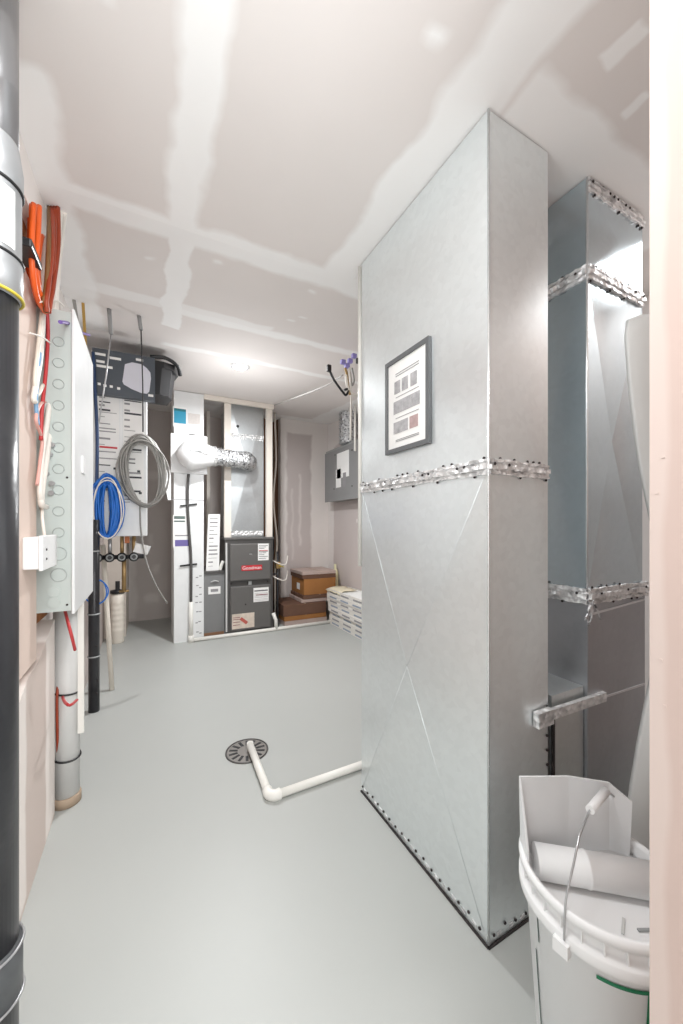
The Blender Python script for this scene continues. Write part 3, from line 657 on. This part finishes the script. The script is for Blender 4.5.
# coils
def coil(px, py, hw, hh, y, n, r, m, name, lab, thick=.02, tilt=0, kmin=.72):
    c = onY(px, py, y); sc = (c.y*C+c.x*S)/F; mb = MB()
    for i in range(n):
        kw = random.uniform(kmin, 1.08); kh = random.uniform(.8, 1.05); dx = random.uniform(-.12, .12)*hw*sc; ph = random.uniform(0, 6); dy = random.uniform(-thick, thick)
        pts = []
        for k in range(28):
            t = 2*PI*k/28
            x = c.x+dx+math.cos(t)*hw*sc*kw*1.15*(1+.05*math.sin(3*t+ph))+tilt*math.sin(t)*hh*sc
            z = c.z+math.sin(t)*hh*sc*kh-(1-kh)*hh*sc*.6
            pts.append((x, c.y+dy+.008*math.sin(2*t+ph), z))
        mb.tube(pts, r, 6, closed=True)
    return tag(mb.build(name, m, None, c), lab, 'cable coil')
coil(107, 507, 12, 31, CY-.06, 34, .0065, BLUEC, 'blue_cable_coil', 'big oval coil of blue cable hanging at the front of the cabinet', .03, 0, .25)
coil(107, 507, 12, 33, CY-.115, 2, .004, WHC, 'white_cable_loop', 'white cable looped around the big blue coil')
coil(144, 470, 17, 37, CY-.05, 14, .0055, GREYC, 'grey_cable_coil', 'large oval coil of grey cable hanging right of the blue coil', .03, -.06)
coil(97, 592, 9, 12, CY-.10, 2, .004, BLUEC, 'small_blue_loop', 'small thin blue cable loop hanging below the breaker box', .004)
p = [onY(*q, CY-.02) for q in ((140, 500), (141, 530), (146, 560), (156, 585))]+[onY(167, 603, CY+.05)]
tag(MB().tube(smooth(p), .0055, 7).build('grey_cable', GREYC, None, p[0]), 'grey cable trailing down from the grey coil towards the tall white cabinet', 'cable')
p = [onY(*q, CY-.07) for q in ((93, 352), (95, 390), (97, 430), (97, 470), (96, 540), (98, 562))]
tag(MB().tube(smooth(p), .010, 8).build('navy_cable', BLUED, None, p[0]), 'dark navy cable running down the left edge of the white cabinet', 'cable')

# valves under the cabinet
vm = thing('valve_manifold', (-.12, CY+.1, Z0-.2), 'black and brass water valves hanging beneath the white cabinet', 'valves')
vy = CY+.08; zc = onY(120, 557, vy).z
MB().tube([(-.30, vy, zc), (-.02, vy, zc)], .016, 12).build('header_pipe', BLACK, vm)
for px in (98, 110, 122, 134):
    x = onY(px, 557, vy).x
    MB().tube([(x, vy, Z0+.003), (x, vy, zc)], .012, 10).build('riser', BRASS if px != 110 else STEELW, vm)
    MB().lathe((x, vy-.035, zc), [(.020, 0), (.032, .004), (.032, .022), (.018, .03), (.018, .05)], 16, 'y').build('valve_wheel', BLACK, vm)
    MB().ring((x, vy-.034, zc), (0, 1, 0), .018, .005, 14).build('valve_ring', GREYM, vm)
x = onY(124, 590, vy).x
MB().tube([(x, vy, zc), (x, vy, zc-.24)], .014, 10).tube([(x-.03, vy, zc-.24), (x+.03, vy, zc-.24)], .008, 8).build('drop_pipe', BRASS, vm)
MB().obox(onY(142, 549, vy-.05), (.045, 0, -.012), (0, .001, 0), (.012, 0, .03)).tube([onY(136, 541, vy-.05), onY(134, 552, vy-.02)], .002, 5).build('tag', PAPER, vm)
MB().box(onY(128, 0, vy).x-.02, onY(128, 0, vy).x+.01, vy-.02, vy+.01, Z0-.05, Z0-.0).build('copper_fitting', mat('copper', (150, 88, 54), .45, .5), vm)

# ------------------------------------------------------------------ TALL WHITE CABINET AT BACK
TX0, TX1, TY, TZ = .240, .524, 4.12, cz(4.12)-.006
th = thing('tall_white_cabinet', (.38, TY, 0), 'tall narrow white metal cabinet with stickers left of the furnace', 'cabinet')
MB().box(TX0, TX1, TY, TY+.45, 0, TZ).build('body', WHITE, th)
MB().box(TX0-.03, TX1+.03, TY-.03, TY, 1.715, 2.105).build('mounting_plate', PLW, th)
def sticker(px0, py0, px1, py1, y, m, parent, nm='sticker', t=.002):
    a = onY(px0, py0, y); b = onY(px1, py1, y); return MB().box(a.x, b.x, y-t, y+.0005, b.z, a.z).build(nm, m, parent), a, b
sticker(173, 406, 187, 428, TY, PAPER, th); sticker(174, 408, 186, 424, TY-.002, BLUEP, th)
sticker(174, 408, 186, 412, TY-.004, mat('teal_print', (20, 110, 120), .5), th)
sticker(188, 413, 200, 425, TY, mat('pale_print', (214, 208, 204), .6, var=.12, scale=80), th); sticker(188, 428, 199, 436, TY, LGREY, th); sticker(189, 434, 195, 436, TY-.002, INK, th)
sticker(173, 515, 187, 547, TY, PAPER, th); sticker(174, 516, 185, 519, TY-.002, mat('green_grey', (100, 115, 110), .6), th); sticker(174, 520.5, 185, 522, TY-.002, mat('green_grey', (100, 115, 110), .6), th)
sticker(175, 535, 189, 536, TY-.002, INKL, th); sticker(175, 540, 189, 546, TY-.002, PURP, th); sticker(186, 472, 204, 473, TY-.03, INKL, th)
sticker(171, 499, 204, 500.5, TY-.001, INKL, th)
mk = MB()
for i in range(7):
    for j in range(2):
        q = onY(197+j*3+random.uniform(-.5, .5), 577+i*9+random.uniform(-2, 2), TY); mk.box(q.x-.012, q.x+.012, TY-.0012, TY, q.z-.006, q.z+.004)
mk.build('print_line', INKL, th)
tagp = [onY(*q, TY-.02) for q in ((162, 470), (171, 470), (171, 500), (168, 500))]
tag(MB().add(tagp+[p+Vector((0, .006, 0)) for p in tagp], [(0, 1, 2, 3), (7, 6, 5, 4), (0, 4, 5, 1), (1, 5, 6, 2), (2, 6, 7, 3), (3, 7, 4, 0)]).build('white_flap', PLW, None, tagp[0]), 'small white tapered flap sticking out left of the tall white cabinet', 'flap')

# steam unit (bullet) with foil hose to plenum
bc = onY(195, 455, TY-.14)
hm = thing('humidifier', (bc.x, TY-.14, bc.z), 'rounded white plastic blower housing mounted on the tall white cabinet', 'humidifier')
xl = onY(175, 455, TY-.14).x; xr = onY(214, 455, TY-.14).x; L_ = xr-xl; pr = []
for i in range(15):
    t = i/14; r = .155*math.sin(min(1, t/.42)*PI/2)**.75 if t < .42 else .155-(t-.42)/.58*.060
    pr.append((max(r, .002), xl+t*L_))
MB().lathe((0, TY-.145, bc.z), [(r*.98, h) for r, h in pr], 32, 'x').build('shell', PLW, hm)
MB().box(xl+.12, xl+.30, TY-.302, TY-.285, bc.z+.01, bc.z+.017).build('vent_slot', GREYM, hm)
MB().lathe((0, TY-.145, bc.z), [(.100, xr-.01), (.100, xr+.02)], 28, 'x').build('collar', TAPE, hm)
fd = MB(); n = 46; p0 = Vector((xr+.012, TY-.145, bc.z)); p1 = Vector((onY(241, 456, TY+.0).x, TY-.12, bc.z-.01)); p2 = Vector((onY(250, 456, TY).x, TY+.12, bc.z-.01))
pth = []; rrs = []
cp_ = [p0, p0.lerp(p1, .5), p1, p1.lerp(p2, .35)+Vector((.035, 0, 0)), p2]
pth = smooth(cp_, 12); rrs = [.088+.010*((i % 2)*2-1)*.6+random.uniform(-.004, .004) for i in range(len(pth))]
fd.tube(pth, .09, 20, rr=rrs)
tag(fd.build('foil_hose', FOIL, None, p0), 'crumpled silver foil duct joining the white blower housing to the plenum', 'duct')
# cable down the front of the cabinet, into white pvc
wz = thing('condensate_line', onZ(190, 642, 0), 'white plastic condensate pipe on the floor before the furnace, dark tube above it', 'pipe')
p = [onY(188.5, 474, TY-.04), onY(187.5, 500, TY-.02), onY(189, 530, TY-.02), onY(191, 560, TY-.02), onY(191, 602, TY-.035)]
MB().tube(smooth(p), .014, 10).build('dark_tube', DKMET2, wz)
for py in (506, 566): MB().bar(onY(180, py, TY-.012), onY(197, py-2, TY-.012), .012, .016).build('strap', BLACK, wz)
fz = onY(191, 602, TY-.04); e0 = Vector((fz.x, TY-.04, .02)); e1 = Vector((2.06, TY+.0, .02))
MB().tube([fz, e0], .021, 14).build('riser', PVC, wz)
e1 = Vector((2.0, TY-.02, .02)); MB().tube([e0, e1], .020, 14).build('floor_run', PVC, wz)
MB().lathe(tuple(e0), [(.028, -.02), (.028, .05)], 14).build('elbow', PVC, wz)
q = Vector((onY(276, 0, TY-.02).x, TY-.03, 0)); MB().tube([q+Vector((0, 0, .02)), q+Vector((-.005, 0, .12)), q+Vector((-.03, 0.02, .20))], .020, 12).build('riser', PVC, wz)

# ------------------------------------------------------------------ FURNACE
FX0, FX1, FY0, FY1, FZ = .745, 1.262, 4.12, 4.86, 1.05
fu = thing('furnace', (1.0, FY0, 0), 'dark grey furnace with two doors and red nameplate by the back wall', 'furnace')
MB().box(FX0, FX1, FY0, FY1, .015, FZ).build('cabinet', DKMET2, fu)
MB().rbox(FX0-.01, FX1+.012, FY0-.012, FY1, FZ-.018, FZ+.006, .004).build('top_plate', DKMET, fu)
MB().box(FX0-.001, FX0+.016, FY0-.006, FY0, .05, FZ-.05).build('edge_trim', LGREY, fu)
ud = MB().rbox(.785, 1.232, FY0-.03, FY0, .585, .990, .014).build('upper_door', DKMET, fu)
ldd = MB().rbox(.788, 1.232, FY0-.03, FY0, .050, .530, .014).build('lower_door', DKMET, fu)
fy = FY0-.030
def lab(x0, x1, z0, z1, m, parent, y=fy, nm='sticker', t=.002): return MB().box(x0, x1, y-t, y+.001, z0, z1).build(nm, m, parent)
nmp = lab(.905, 1.130, .695, .752, RED, ud, nm='nameplate', t=.004); text('Goodman', (1.018, fy-.0045, .723), .052, PAPER, ud, (PI/2, 0, 0))
sk = lab(1.085, 1.205, .800, .985, PAPER, ud)
kk = MB()
for i, z in enumerate((.965, .95, .935, .90, .885, .865, .845, .825)): kk.box(1.095, 1.195-(.02*(i % 3)), fy-.003, fy-.001, z-.005, z)
kk.build('print_line', INK, sk); lab(1.095, 1.195, .905, .912, RED, sk, fy-.002)
lab(.990, 1.02, .865, .88, STEELW, ud)
s2 = lab(1.035, 1.205, .345, .500, PAPER, ldd); kk = MB()
for z in (.475, .44, .425, .41, .395, .375, .36): kk.box(1.045, 1.195, fy-.003, fy-.001, z-.003, z)
kk.build('print_line', INKL, s2); lab(1.045, 1.195, .462, .470, INK, s2, fy-.002); lab(1.06, 1.195, .418, .426, mat('maroon_print', (130, 60, 70), .6), s2, fy-.002)
s3 = lab(.805, 1.045, .075, .235, mat('warning_sticker', (214, 200, 186), .6, var=.25, scale=25), ldd)
kk = MB()
for z in (.20, .18, .15, .12): kk.box(.815, .89, fy-.003, fy-.001, z-.006, z)
kk.build('print_line', mat('maroon_print', (130, 60, 70), .6), s3); kk = MB().obox((.93, fy-.002, .155), (.035, 0, -.03), (0, .001, 0), (.012, 0, .012)); kk.build('print_mark', mat('brick_print', (186, 90, 80), .6), s3)
for (x, z) in ((.98, .558), (1.20, .56), (.95, .33), (.80, .56)): screw(fu if z > .54 else ldd, (x, FY0-.003 if z > .54 else fy, z), (0, -1, 0), .009)
lab(.985, 1.02, .535, .575, GREYM, fu, FY0-.001, 'latch', .01)
# return air drop beside the furnace
rc = thing('filter_cabinet', (.62, 4.17, 0), 'low mid-grey return air box between white cabinet and furnace', 'filter box')
MB().box(.528, .742, 4.17, 4.75, .02, .675).build('body', mat('mid_grey_enamel', (128, 128, 128), .42), rc)
MB().box(.526, .743, 4.155, 4.77, .675, .70).build('lid', DKMET2, rc)
lab(.575, .70, .455, .535, PAPER, rc, 4.17); lab(.60, .675, .48, .51, INKL, rc, 4.168)
MB().tube(smooth([(.60, 4.165, .585), (.64, 4.15, .60), (.68, 4.165, .585)]), .006, 6).build('handle', LGREY, rc)
MB().box(.53, .735, 4.162, 4.17, .02, .05).build('bottom_edge', BROWN, rc)
lf = [onY(*q, 4.20) for q in ((206, 570), (219, 570), (221, 514), (209, 514))]; lf = [v+Vector((0, (0 if i < 2 else .05), 0)) for i, v in enumerate(lf)]
for i in (0, 1): lf[i].z = .702
lt = thing('instruction_leaflet', lf[0], 'tall narrow white printed leaflet leaning on top of the grey return air box', 'leaflet')
MB().add(lf+[p+Vector((0, .006, 0)) for p in lf], [(0, 1, 2, 3), (7, 6, 5, 4), (0, 4, 5, 1), (1, 5, 6, 2), (2, 6, 7, 3), (3, 7, 4, 0)]).build('page', PAPER, lt)
kk = MB()
for i in range(13):
    v = .08+i*.07; a = lf[3].lerp(lf[0], v); b2 = lf[2].lerp(lf[1], v); u1 = random.choice((.5, .8, .85))
    kk.bar(a.lerp(b2, .15)+Vector((0, -.001, 0)), a.lerp(b2, u1)+Vector((0, -.001, 0)), .002, random.choice((.004, .008, .014)))
kk.build('print_line', INKL, lt)
MB_ = MB().tube(smooth([(.70, 4.2, .702), (.715, 4.2, .76), (.735, 4.2, .80)]), .018, 10)
tag(MB_.build('white_elbow', PVC, None, (.70, 4.2, .702)), 'short white plastic elbow on the return air box beside the furnace', 'pipe')

# plenum
pn = thing('plenum', (1.0, 4.25, FZ), 'galvanised plenum standing on the furnace top between two pale studs', 'duct')
mb = MB(); shell(mb, .815, 1.185, 4.22, 4.80, FZ+.008, cz(4.22)-.01, .015); mb.build('sheet_body', galv('galvanised_plenum', (196, 200, 202), .35, .5, .5), pn)
cleat_band(pn, onY(245, 437, 4.22).z, .06, [(.815, 4.22), (1.185, 4.22)], [(0, -1, 0)], [7])
MB().lathe((onY(238, 426, 4.2).x, 4.214, onY(238, 426, 4.2).z), [(.016, -.002), (.016, .004)], 14, 'y').build('hole_plug', BLACK, pn)
MB().bar((.82, 4.212, FZ+.05), (1.18, 4.212, FZ+.05), .01, .05).build('base_collar', TAPE, pn)
zt = lambda y: cz(y)-.004
for (x0, x1, y, lb) in ((.735, .805, 4.135, 'pale vertical stud on the furnace top at the left of the plenum'), (1.195, 1.262, 4.135, 'pale vertical stud on the furnace top at the right of the plenum')):
    tag(MB().box(x0, x1, y, y+.045, FZ+.007, zt(y)).build('wall_stud', STUDW, None, (x0, y, FZ)), lb, 'stud')
tag(MB().box(.660, .695, 4.90, 4.99, 0, zt(4.9)).build('wall_stud', STUDW, None, (.66, 4.9, 0)), 'thin pale stud behind the filter box near the back wall', 'stud')
tag(MB().box(.525, 1.27, 4.10, 4.134, cz(4.12)-.055, cz(4.1)-.003).build('top_plate', STUDW, None, (.53, 4.1, 2.5)), 'pale horizontal framing plate along the ceiling over the furnace', 'board')
for (x, r, m, lb) in ((1.40, .012, CREAM, 'thin cream cable running down the dark gap right of the furnace'), (1.36, .009, BLACK, 'thin black cable running down the dark gap right of the furnace')):
    p = [(x, 4.5, cz(4.5)-.002), (x+.02, 4.5, 2.0), (x-.02, 4.48, 1.5), (x+.03, 4.5, 1.0), (x, 4.48, .6), (x+.01, 4.5, .03)]
    tag(MB().tube(smooth(p), r, 8).build('cable', m, None, p[-1]), lb, 'cable')
tag(MB().box(1.33, 1.42, 4.9, 4.94, 0, zt(4.9)).build('dark_stud', BROWN, None, (1.33, 4.9, 0)), 'dark brown stud deep in the gap right of the furnace', 'stud')
gv = thing('gas_valve', (1.38, 4.22, .45), 'small brass gas valve and grey pipe beside the right side of the furnace', 'valve')
MB().tube([(1.36, 4.25, 0), (1.36, 4.25, .88)], .013, 10).tube([(1.36, 4.25, .62), (1.262, 4.25, .62)], .011, 8).build('gas_pipe', DKPIPE, gv)
MB().rbox(1.335, 1.39, 4.22, 4.28, .68, .76, .008).build('valve_body', BRASS, gv); MB().tube([(1.36, 4.2, .72), (1.42, 4.19, .70)], .006, 8).build('lever', YEL, gv)
for i, (z, lb) in enumerate(((.62, 'lower'), (.80, 'upper'))):
    p = [(1.262, 4.20, z), (1.34, 4.16, z-.05), (1.44, 4.2, z-.07), (1.5, 4.3, z+.02)]
    tag(MB().tube(smooth(p), .007, 7).build('thin_wire', WHC, None, p[0]), lb+' thin white wire leaving the right side of the furnace', 'wire')

# ------------------------------------------------------------------ BOXES + FILTERS
def boxthing(name, x0, x1, y0, y1, z0, z1, m, lb, cat='box', flap=True, rot=0, m2=None):
    t = thing(name, ((x0+x1)/2, (y0+y1)/2, z0), lb, cat); t.rotation_euler = (0, 0, rot)
    MB().rbox(x0, x1, y0, y1, z0, z1, .004).build('carton_body', m, t)
    if flap: MB().box((x0+x1)/2-.012, (x0+x1)/2+.012, y0-.001, y1+.001, z1-.001, z1+.001).build('tape_strip', m2 or GRIME, t)
    return t
bY = 4.21
zz_ = 0
specs = [(1.425, 1.985, .055, CARDP, 'pale flat carton on the floor, bottom of the low stack'), (1.42, 1.975, .055, CARD, 'brown flat carton directly above the lowest pale carton'), (1.41, 1.97, .135, CARDD, 'dark brown carton on top of the low stack beside the furnace')]
for x0, x1, h, m, lb in specs:
    boxthing('flat_carton', x0+.01, x1, bY+random.uniform(0, .02), 4.70, zz_, zz_+h, m, lb); zz_ += h+.001
z = zz_
for (x0, x1, h, m, lb) in ((1.66, 2.12, .04, CARDP, 'pale slim carton at the bottom of the upper stack'), (1.68, 2.13, .045, CARDD, 'dark slim carton second from the bottom of the upper stack'), (1.695, 2.125, .195, CARD, 'big orange-brown carton in the middle of the upper stack'), (1.68, 2.13, .05, CARDD, 'dark slim carton above the orange-brown carton'), (1.675, 2.13, .04, CARDP, 'pale slim carton topmost of the upper stack')):
    tb = boxthing('carton', x0, x1, 4.24+random.uniform(0, .02), 4.70, z, z+h, m, lb, rot=random.uniform(-.03, .03)*.4)
    if m is CARD: MB().box(x0-.002, x0, 4.40, 4.50, z+.05, z+.13).build('paper_label', PAPER, tb)
    z += h+.001
NF = 8; fh = .052
FIL = mat('filter_media', (236, 236, 234), .8, bump=.6, bscale=90); FRM = mat('filter_frame', (226, 222, 216), .7, var=.08, scale=30)
ords = ['bottom', 'second from bottom', 'third from bottom', 'fourth from bottom', 'fifth from bottom', 'third from top', 'second from top', 'topmost']
for i in range(NF):
    x0 = 1.955+random.uniform(-.02, .025); z0 = i*(fh+.001); y0 = 3.20+random.uniform(-.02, .02)
    f = thing('furnace_filter', (x0, y0, z0), 'white pleated air filter by the right wall, %s of its stack' % ords[i], 'air filter', 'air filters stacked by the right wall')
    x1 = 2.235; yA, yB = y0, y0+.92
    MB().box(x0, x1, yA, yA+.02, z0, z0+fh).box(x0, x1, yB-.02, yB, z0, z0+fh).box(x0, x0+.012, yA+.02, yB-.02, z0, z0+fh).box(x1-.012, x1, yA+.02, yB-.02, z0, z0+fh).build('frame', FRM, f)
    pm = MB(); vs = []; k = 40
    for j in range(k+1):
        y = yA+.02+(yB-yA-.04)*j/k; zq = z0+(fh-.004 if j % 2 else fh*.45); vs += [(x0+.012, y, zq), (x1-.012, y, zq)]
    pm.add(vs, [(2*j, 2*j+1, 2*j+3, 2*j+2) for j in range(k)]); pm.build('pleat_media', FIL, f)
    kk = MB()
    for j in range(3): kk.box(x0-.0008, x0, yA+.1+j*.28, yA+.1+j*.28+.18, z0+.012, z0+.030)
    kk.build('print_line', INKL if i % 2 else mat('blue_grey_print', (150, 160, 175), .6), f)
tw = MB(); zt_ = NF*(fh+.001)
tg = []
for j in range(7):
    for k in range(5): tg.append((1.93+k*.06, 3.78+j*.06, zt_+.006+.012*math.sin(j*1.3+k*1.9)**2-(.03 if k == 0 else 0)))
tw.add(tg, [(j*5+k, j*5+k+1, (j+1)*5+k+1, (j+1)*5+k) for j in range(6) for k in range(4)], True)
o = tw.build('cloth', mat('cream_cloth', (226, 216, 190), .8), None, (2.0, 3.9, zt_)); tag(o, 'crumpled cream cloth lying on the stack of air filters', 'cloth')
o.modifiers.new('thick', 'SOLIDIFY').thickness = .005
tag(MB().lathe((2.19, 4.40, 0), [(.04, 0), (.04, .55), (.03, .60), (.015, .62), (.015, .68)], 20).build('yellow_bottle', mat('pale_yellow', (226, 220, 180), .5), None, (2.19, 4.4, 0)), 'pale yellow tube standing against the right wall behind the cartons', 'tube')

# ------------------------------------------------------------------ DARK PANEL + FOIL DUCT ON RIGHT WALL
GX = 2.10
g = [onX(326, 447, GX), onX(359, 433, GX), onX(359, 504, GX), onX(325, 501, GX)]
ya, yb = g[1].y, g[0].y
dp = thing('grey_control_panel', (GX, (ya+yb)/2, g[3].z), 'grey metal box with white labels on the right wall above the air filters', 'electrical box')
MB().box(GX, XR-.002, ya-.05, yb, 1.50, 2.155).build('housing', GREYM, dp)
cv = MB().rbox(GX-.012, GX, ya-.06, yb+.01, 1.49, 2.13, .004).build('cover', mat('mid_grey_panel', (140, 140, 140), .4), dp)
def pxl(a, b_, c, d2, m, par, x=GX-.012, nm='sticker'):
    p = onX(a, b_, x); q = onX(c, d2, x); return MB().box(x-.002, x+.0005, min(p.y, q.y), max(p.y, q.y), min(p.z, q.z), max(p.z, q.z)).build(nm, m, par)
w_ = pxl(337, 454, 349, 476, PAPER, cv); pxl(336, 470, 341, 487, PAPER, cv); pxl(343, 473, 346, 487, INKL, cv, GX-.014)
for (a, b_) in ((335, 455), (352, 450), (352, 486), (334, 489)): q = onX(a, b_, GX-.013); screw(cv, q, (-1, 0, 0), .010)
fq = onX(348, 415, 2.13)
fdm = MB(); zs = [2.158+i*(cz(3.9)-2.16)/22 for i in range(23)]
fdm.tube([(2.13, fq.y, z) for z in zs], .105, 20, rr=[.105+.008*((i % 2)*2-1)*.6+random.uniform(-.004, .004) for i in range(23)])
tag(fdm.build('foil_duct', FOIL, None, (2.13, fq.y, 2.158)), 'crumpled vertical foil duct between the grey control panel and the ceiling', 'duct')
for (px, lb) in ((350.5, 'left one of two thin white conduits above the grey control panel'), (355, 'right one of two thin white conduits above the grey control panel')):
    q = onX(px, 400, 2.02); tag(MB().tube([(2.02, q.y, 2.14 if px < 352 else 2.0), (2.02, q.y, cz(q.y)-.002)], .012, 10).build('white_conduit', PVC, None, (2.02, q.y, 2.14)), lb, 'conduit')
# white conduit at far edge of duct
tag(MB().tube([(DX+.004, DY1+.022, 1.0), (DX+.004, DY1+.022, 2.345)], .009, 12).build('white_conduit', PVC, None, (DX, DY1+.022, 1.0)), 'long white conduit running down the far edge of the tall wide duct', 'conduit')
# wires near the conduit
WY = DY1+.035
def wire(nm, m, r, pts, lb, cat='wire', y=WY):
    p = [onY(a, b_, q[0] if q else y) for a, b_, *q in pts]; return tag(MB().tube(smooth(p), r, 7).build(nm, m, None, p[0]), lb, cat)
Y2 = 2.2
a_ = ceilpt(274, 405)
p = [Vector((a_.x, a_.y, a_.z-.004))]+[onY(*q) for q in ((300, 396, 3.0), (325, 386, 2.6), (343, 375, Y2))]
tag(MB().tube(smooth(p), .004, 7).build('long_grey_wire', GREYC, None, p[0]), 'long grey wire strung under the ceiling from the furnace gap to the wire cluster', 'wire')
wire('black_lead', BLACK, .008, [(329, 369, Y2), (334, 380, Y2), (342, 391, Y2), (346, 395, Y2), (349, 389, Y2), (344, 390, Y2)], 'black lead with a plug end curling above the foil duct')
tag(MB().rbox(*(lambda q: (q.x-.014, q.x+.014, q.y-.012, q.y+.012, q.z-.025, q.z+.02))(onY(329, 368, Y2)), .005).build('black_plug', BLACK, None, onY(329, 368, Y2)), 'small black plug on the end of the black lead', 'plug')
wire('white_wire', WHC, .006, [(362, 345, 1.62), (366, 380, 1.6), (364, 388, 1.6)], 'short white wire hanging beside the long white conduit')
wire('white_wire', WHC, .010, [(346, 375, Y2), (348, 388, Y2), (354, 395, Y2), (361, 391, Y2), (364, 380, Y2), (361, 365, Y2)], 'white wire hanging in a U shaped loop below the purple connectors')
wire('yellow_wire', BRASS, .009, [(345, 368, Y2), (347, 375, Y2), (348, 386, Y2), (350, 395, Y2)], 'yellow wire below the purple connectors')
wire('white_wire', WHC, .006, [(349, 365, Y2), (351, 392, Y2), (351, 420, Y2+.6), (351, 436, Y2+1.0)], 'straight white wire dropping to the grey control panel')
wire('dark_wire', GREYC, .006, [(352, 368, Y2), (354, 380, Y2), (352, 385, Y2), (350, 372, Y2)], 'small grey wire curled among the purple connectors')
PCL = mat('violet_connector', (150, 140, 205), .5)
for (px, py, lb) in ((343, 362, 'violet connector lowest at the left end of the wire cluster'), (347, 366, 'violet connector beside the yellow wire'), (354, 356, 'violet connector topmost in the wire cluster'), (350, 361, 'violet connector in the middle of the wire cluster')):
    q = onY(px, py, Y2); tag(MB().rbox(q.x-.016, q.x+.016, q.y-.014, q.y+.014, q.z-.014, q.z+.014, .004).build('wire_connector', PCL, None, q), lb, 'connector')
wire('grey_thermostat_wire', GREYC, .003, [(357, 360, WY), (360, 360, WY), (366, 361, WY+.02)], 'short grey wire sticking to the far edge of the tall duct')
q = onY(358, 361, WY-.0); tag(MB().rbox(q.x-.010, q.x+.006, q.y-.006, q.y+.006, q.z-.012, q.z+.012, .003).build('conduit_clip', BLACK, None, q), 'small black clip on the long white conduit', 'clip')

# ------------------------------------------------------------------ LIGHTS
def lamp(px, py, name, lb, power, R=.055):
    c = ceilpt(px, py); t = thing(name, c, lb, 'light')
    MB().lathe((c.x, c.y, c.z), [(R+.02, .0), (R+.02, -.008), (R, -.010)], 28, caps=False).build('trim_ring', WHITE, t)
    MB().lathe((c.x, c.y, c.z), [(R, -.006), (R*.9, -.016), (R*.5, -.022), (.001, -.024)], 28, caps=False).build('lens', mat('lit_lens', (255, 252, 246), .4, emit=14), t)
    return c
c = lamp(240, 366, 'ceiling_light', 'small bright round ceiling light over the back of the room', 1)
def point(loc, e, r=.06, col=(.97, .99, 1)):
    l = bpy.data.lights.new('lamp', 'POINT'); l.energy = e; l.shadow_soft_size = r; l.color = col
    o = bpy.data.objects.new('lamp_or_fill_light', l); COL.objects.link(o); o.location = loc; return o
point((c.x, c.y, c.z-.55), 6.5)
def area(loc, sx, sy, e, rot=(0, 0, 0)):
    l = bpy.data.lights.new('panel', 'AREA'); l.shape = 'RECTANGLE'; l.size = sx; l.size_y = sy; l.energy = e; l.color = (.97, .99, 1)
    o = bpy.data.objects.new('area_lamp_or_fill', l); COL.objects.link(o); o.location = loc; o.rotation_euler = rot; return o
area((c.x, c.y, c.z-.03), .11, .11, 24)
# ceiling light of the near room, out of the picture
area((.10, .50, 2.34), .35, .35, 8)
point((.25, .60, 1.80), 3.6, .15)  # added fill below the ceiling light, lifts the ceiling brightness
area((2.0, .54, 2.34), .4, .3, 2.6)  # added unseen fill, brightens the duct fronts
# added fill lights in the unseen hall behind the camera, evening out the room
area((.9, -1.2, 2.3), 1.4, 1.4, 26)
area((1.0, -2.0, 1.25), 1.9, 2.0, 32, (PI/2, 0, 0))
point((.42, -.45, 1.70), 5, .25)  # added soft fill by the doorway, no fixture there
w = bpy.data.worlds.new('World'); bpy.context.scene.world = w; w.use_nodes = True
w.node_tree.nodes['Background'].inputs[0].default_value = (1, .99, .98, 1); w.node_tree.nodes['Background'].inputs[1].default_value = .6

# ------------------------------------------------------------------ CAMERA
cam = bpy.data.cameras.new('Camera'); co = bpy.data.objects.new('Camera', cam); COL.objects.link(co)
cam.sensor_fit = 'VERTICAL'; cam.sensor_height = 36; cam.lens = F/1024*36; cam.clip_start = .02
co.location = (0, 0, EYE); co.rotation_euler = (PI/2, 0, -YAW); cam.shift_y = (HZ-512)/1024
sc = bpy.context.scene; sc.camera = co
sc.view_settings.view_transform = 'Standard'; sc.view_settings.look = 'None'; sc.view_settings.gamma = 1; sc.view_settings.use_curve_mapping = False
sc.view_settings.exposure = .62
sc.cycles.use_denoising = True; sc.cycles.max_bounces = 10; sc.cycles.diffuse_bounces = 6
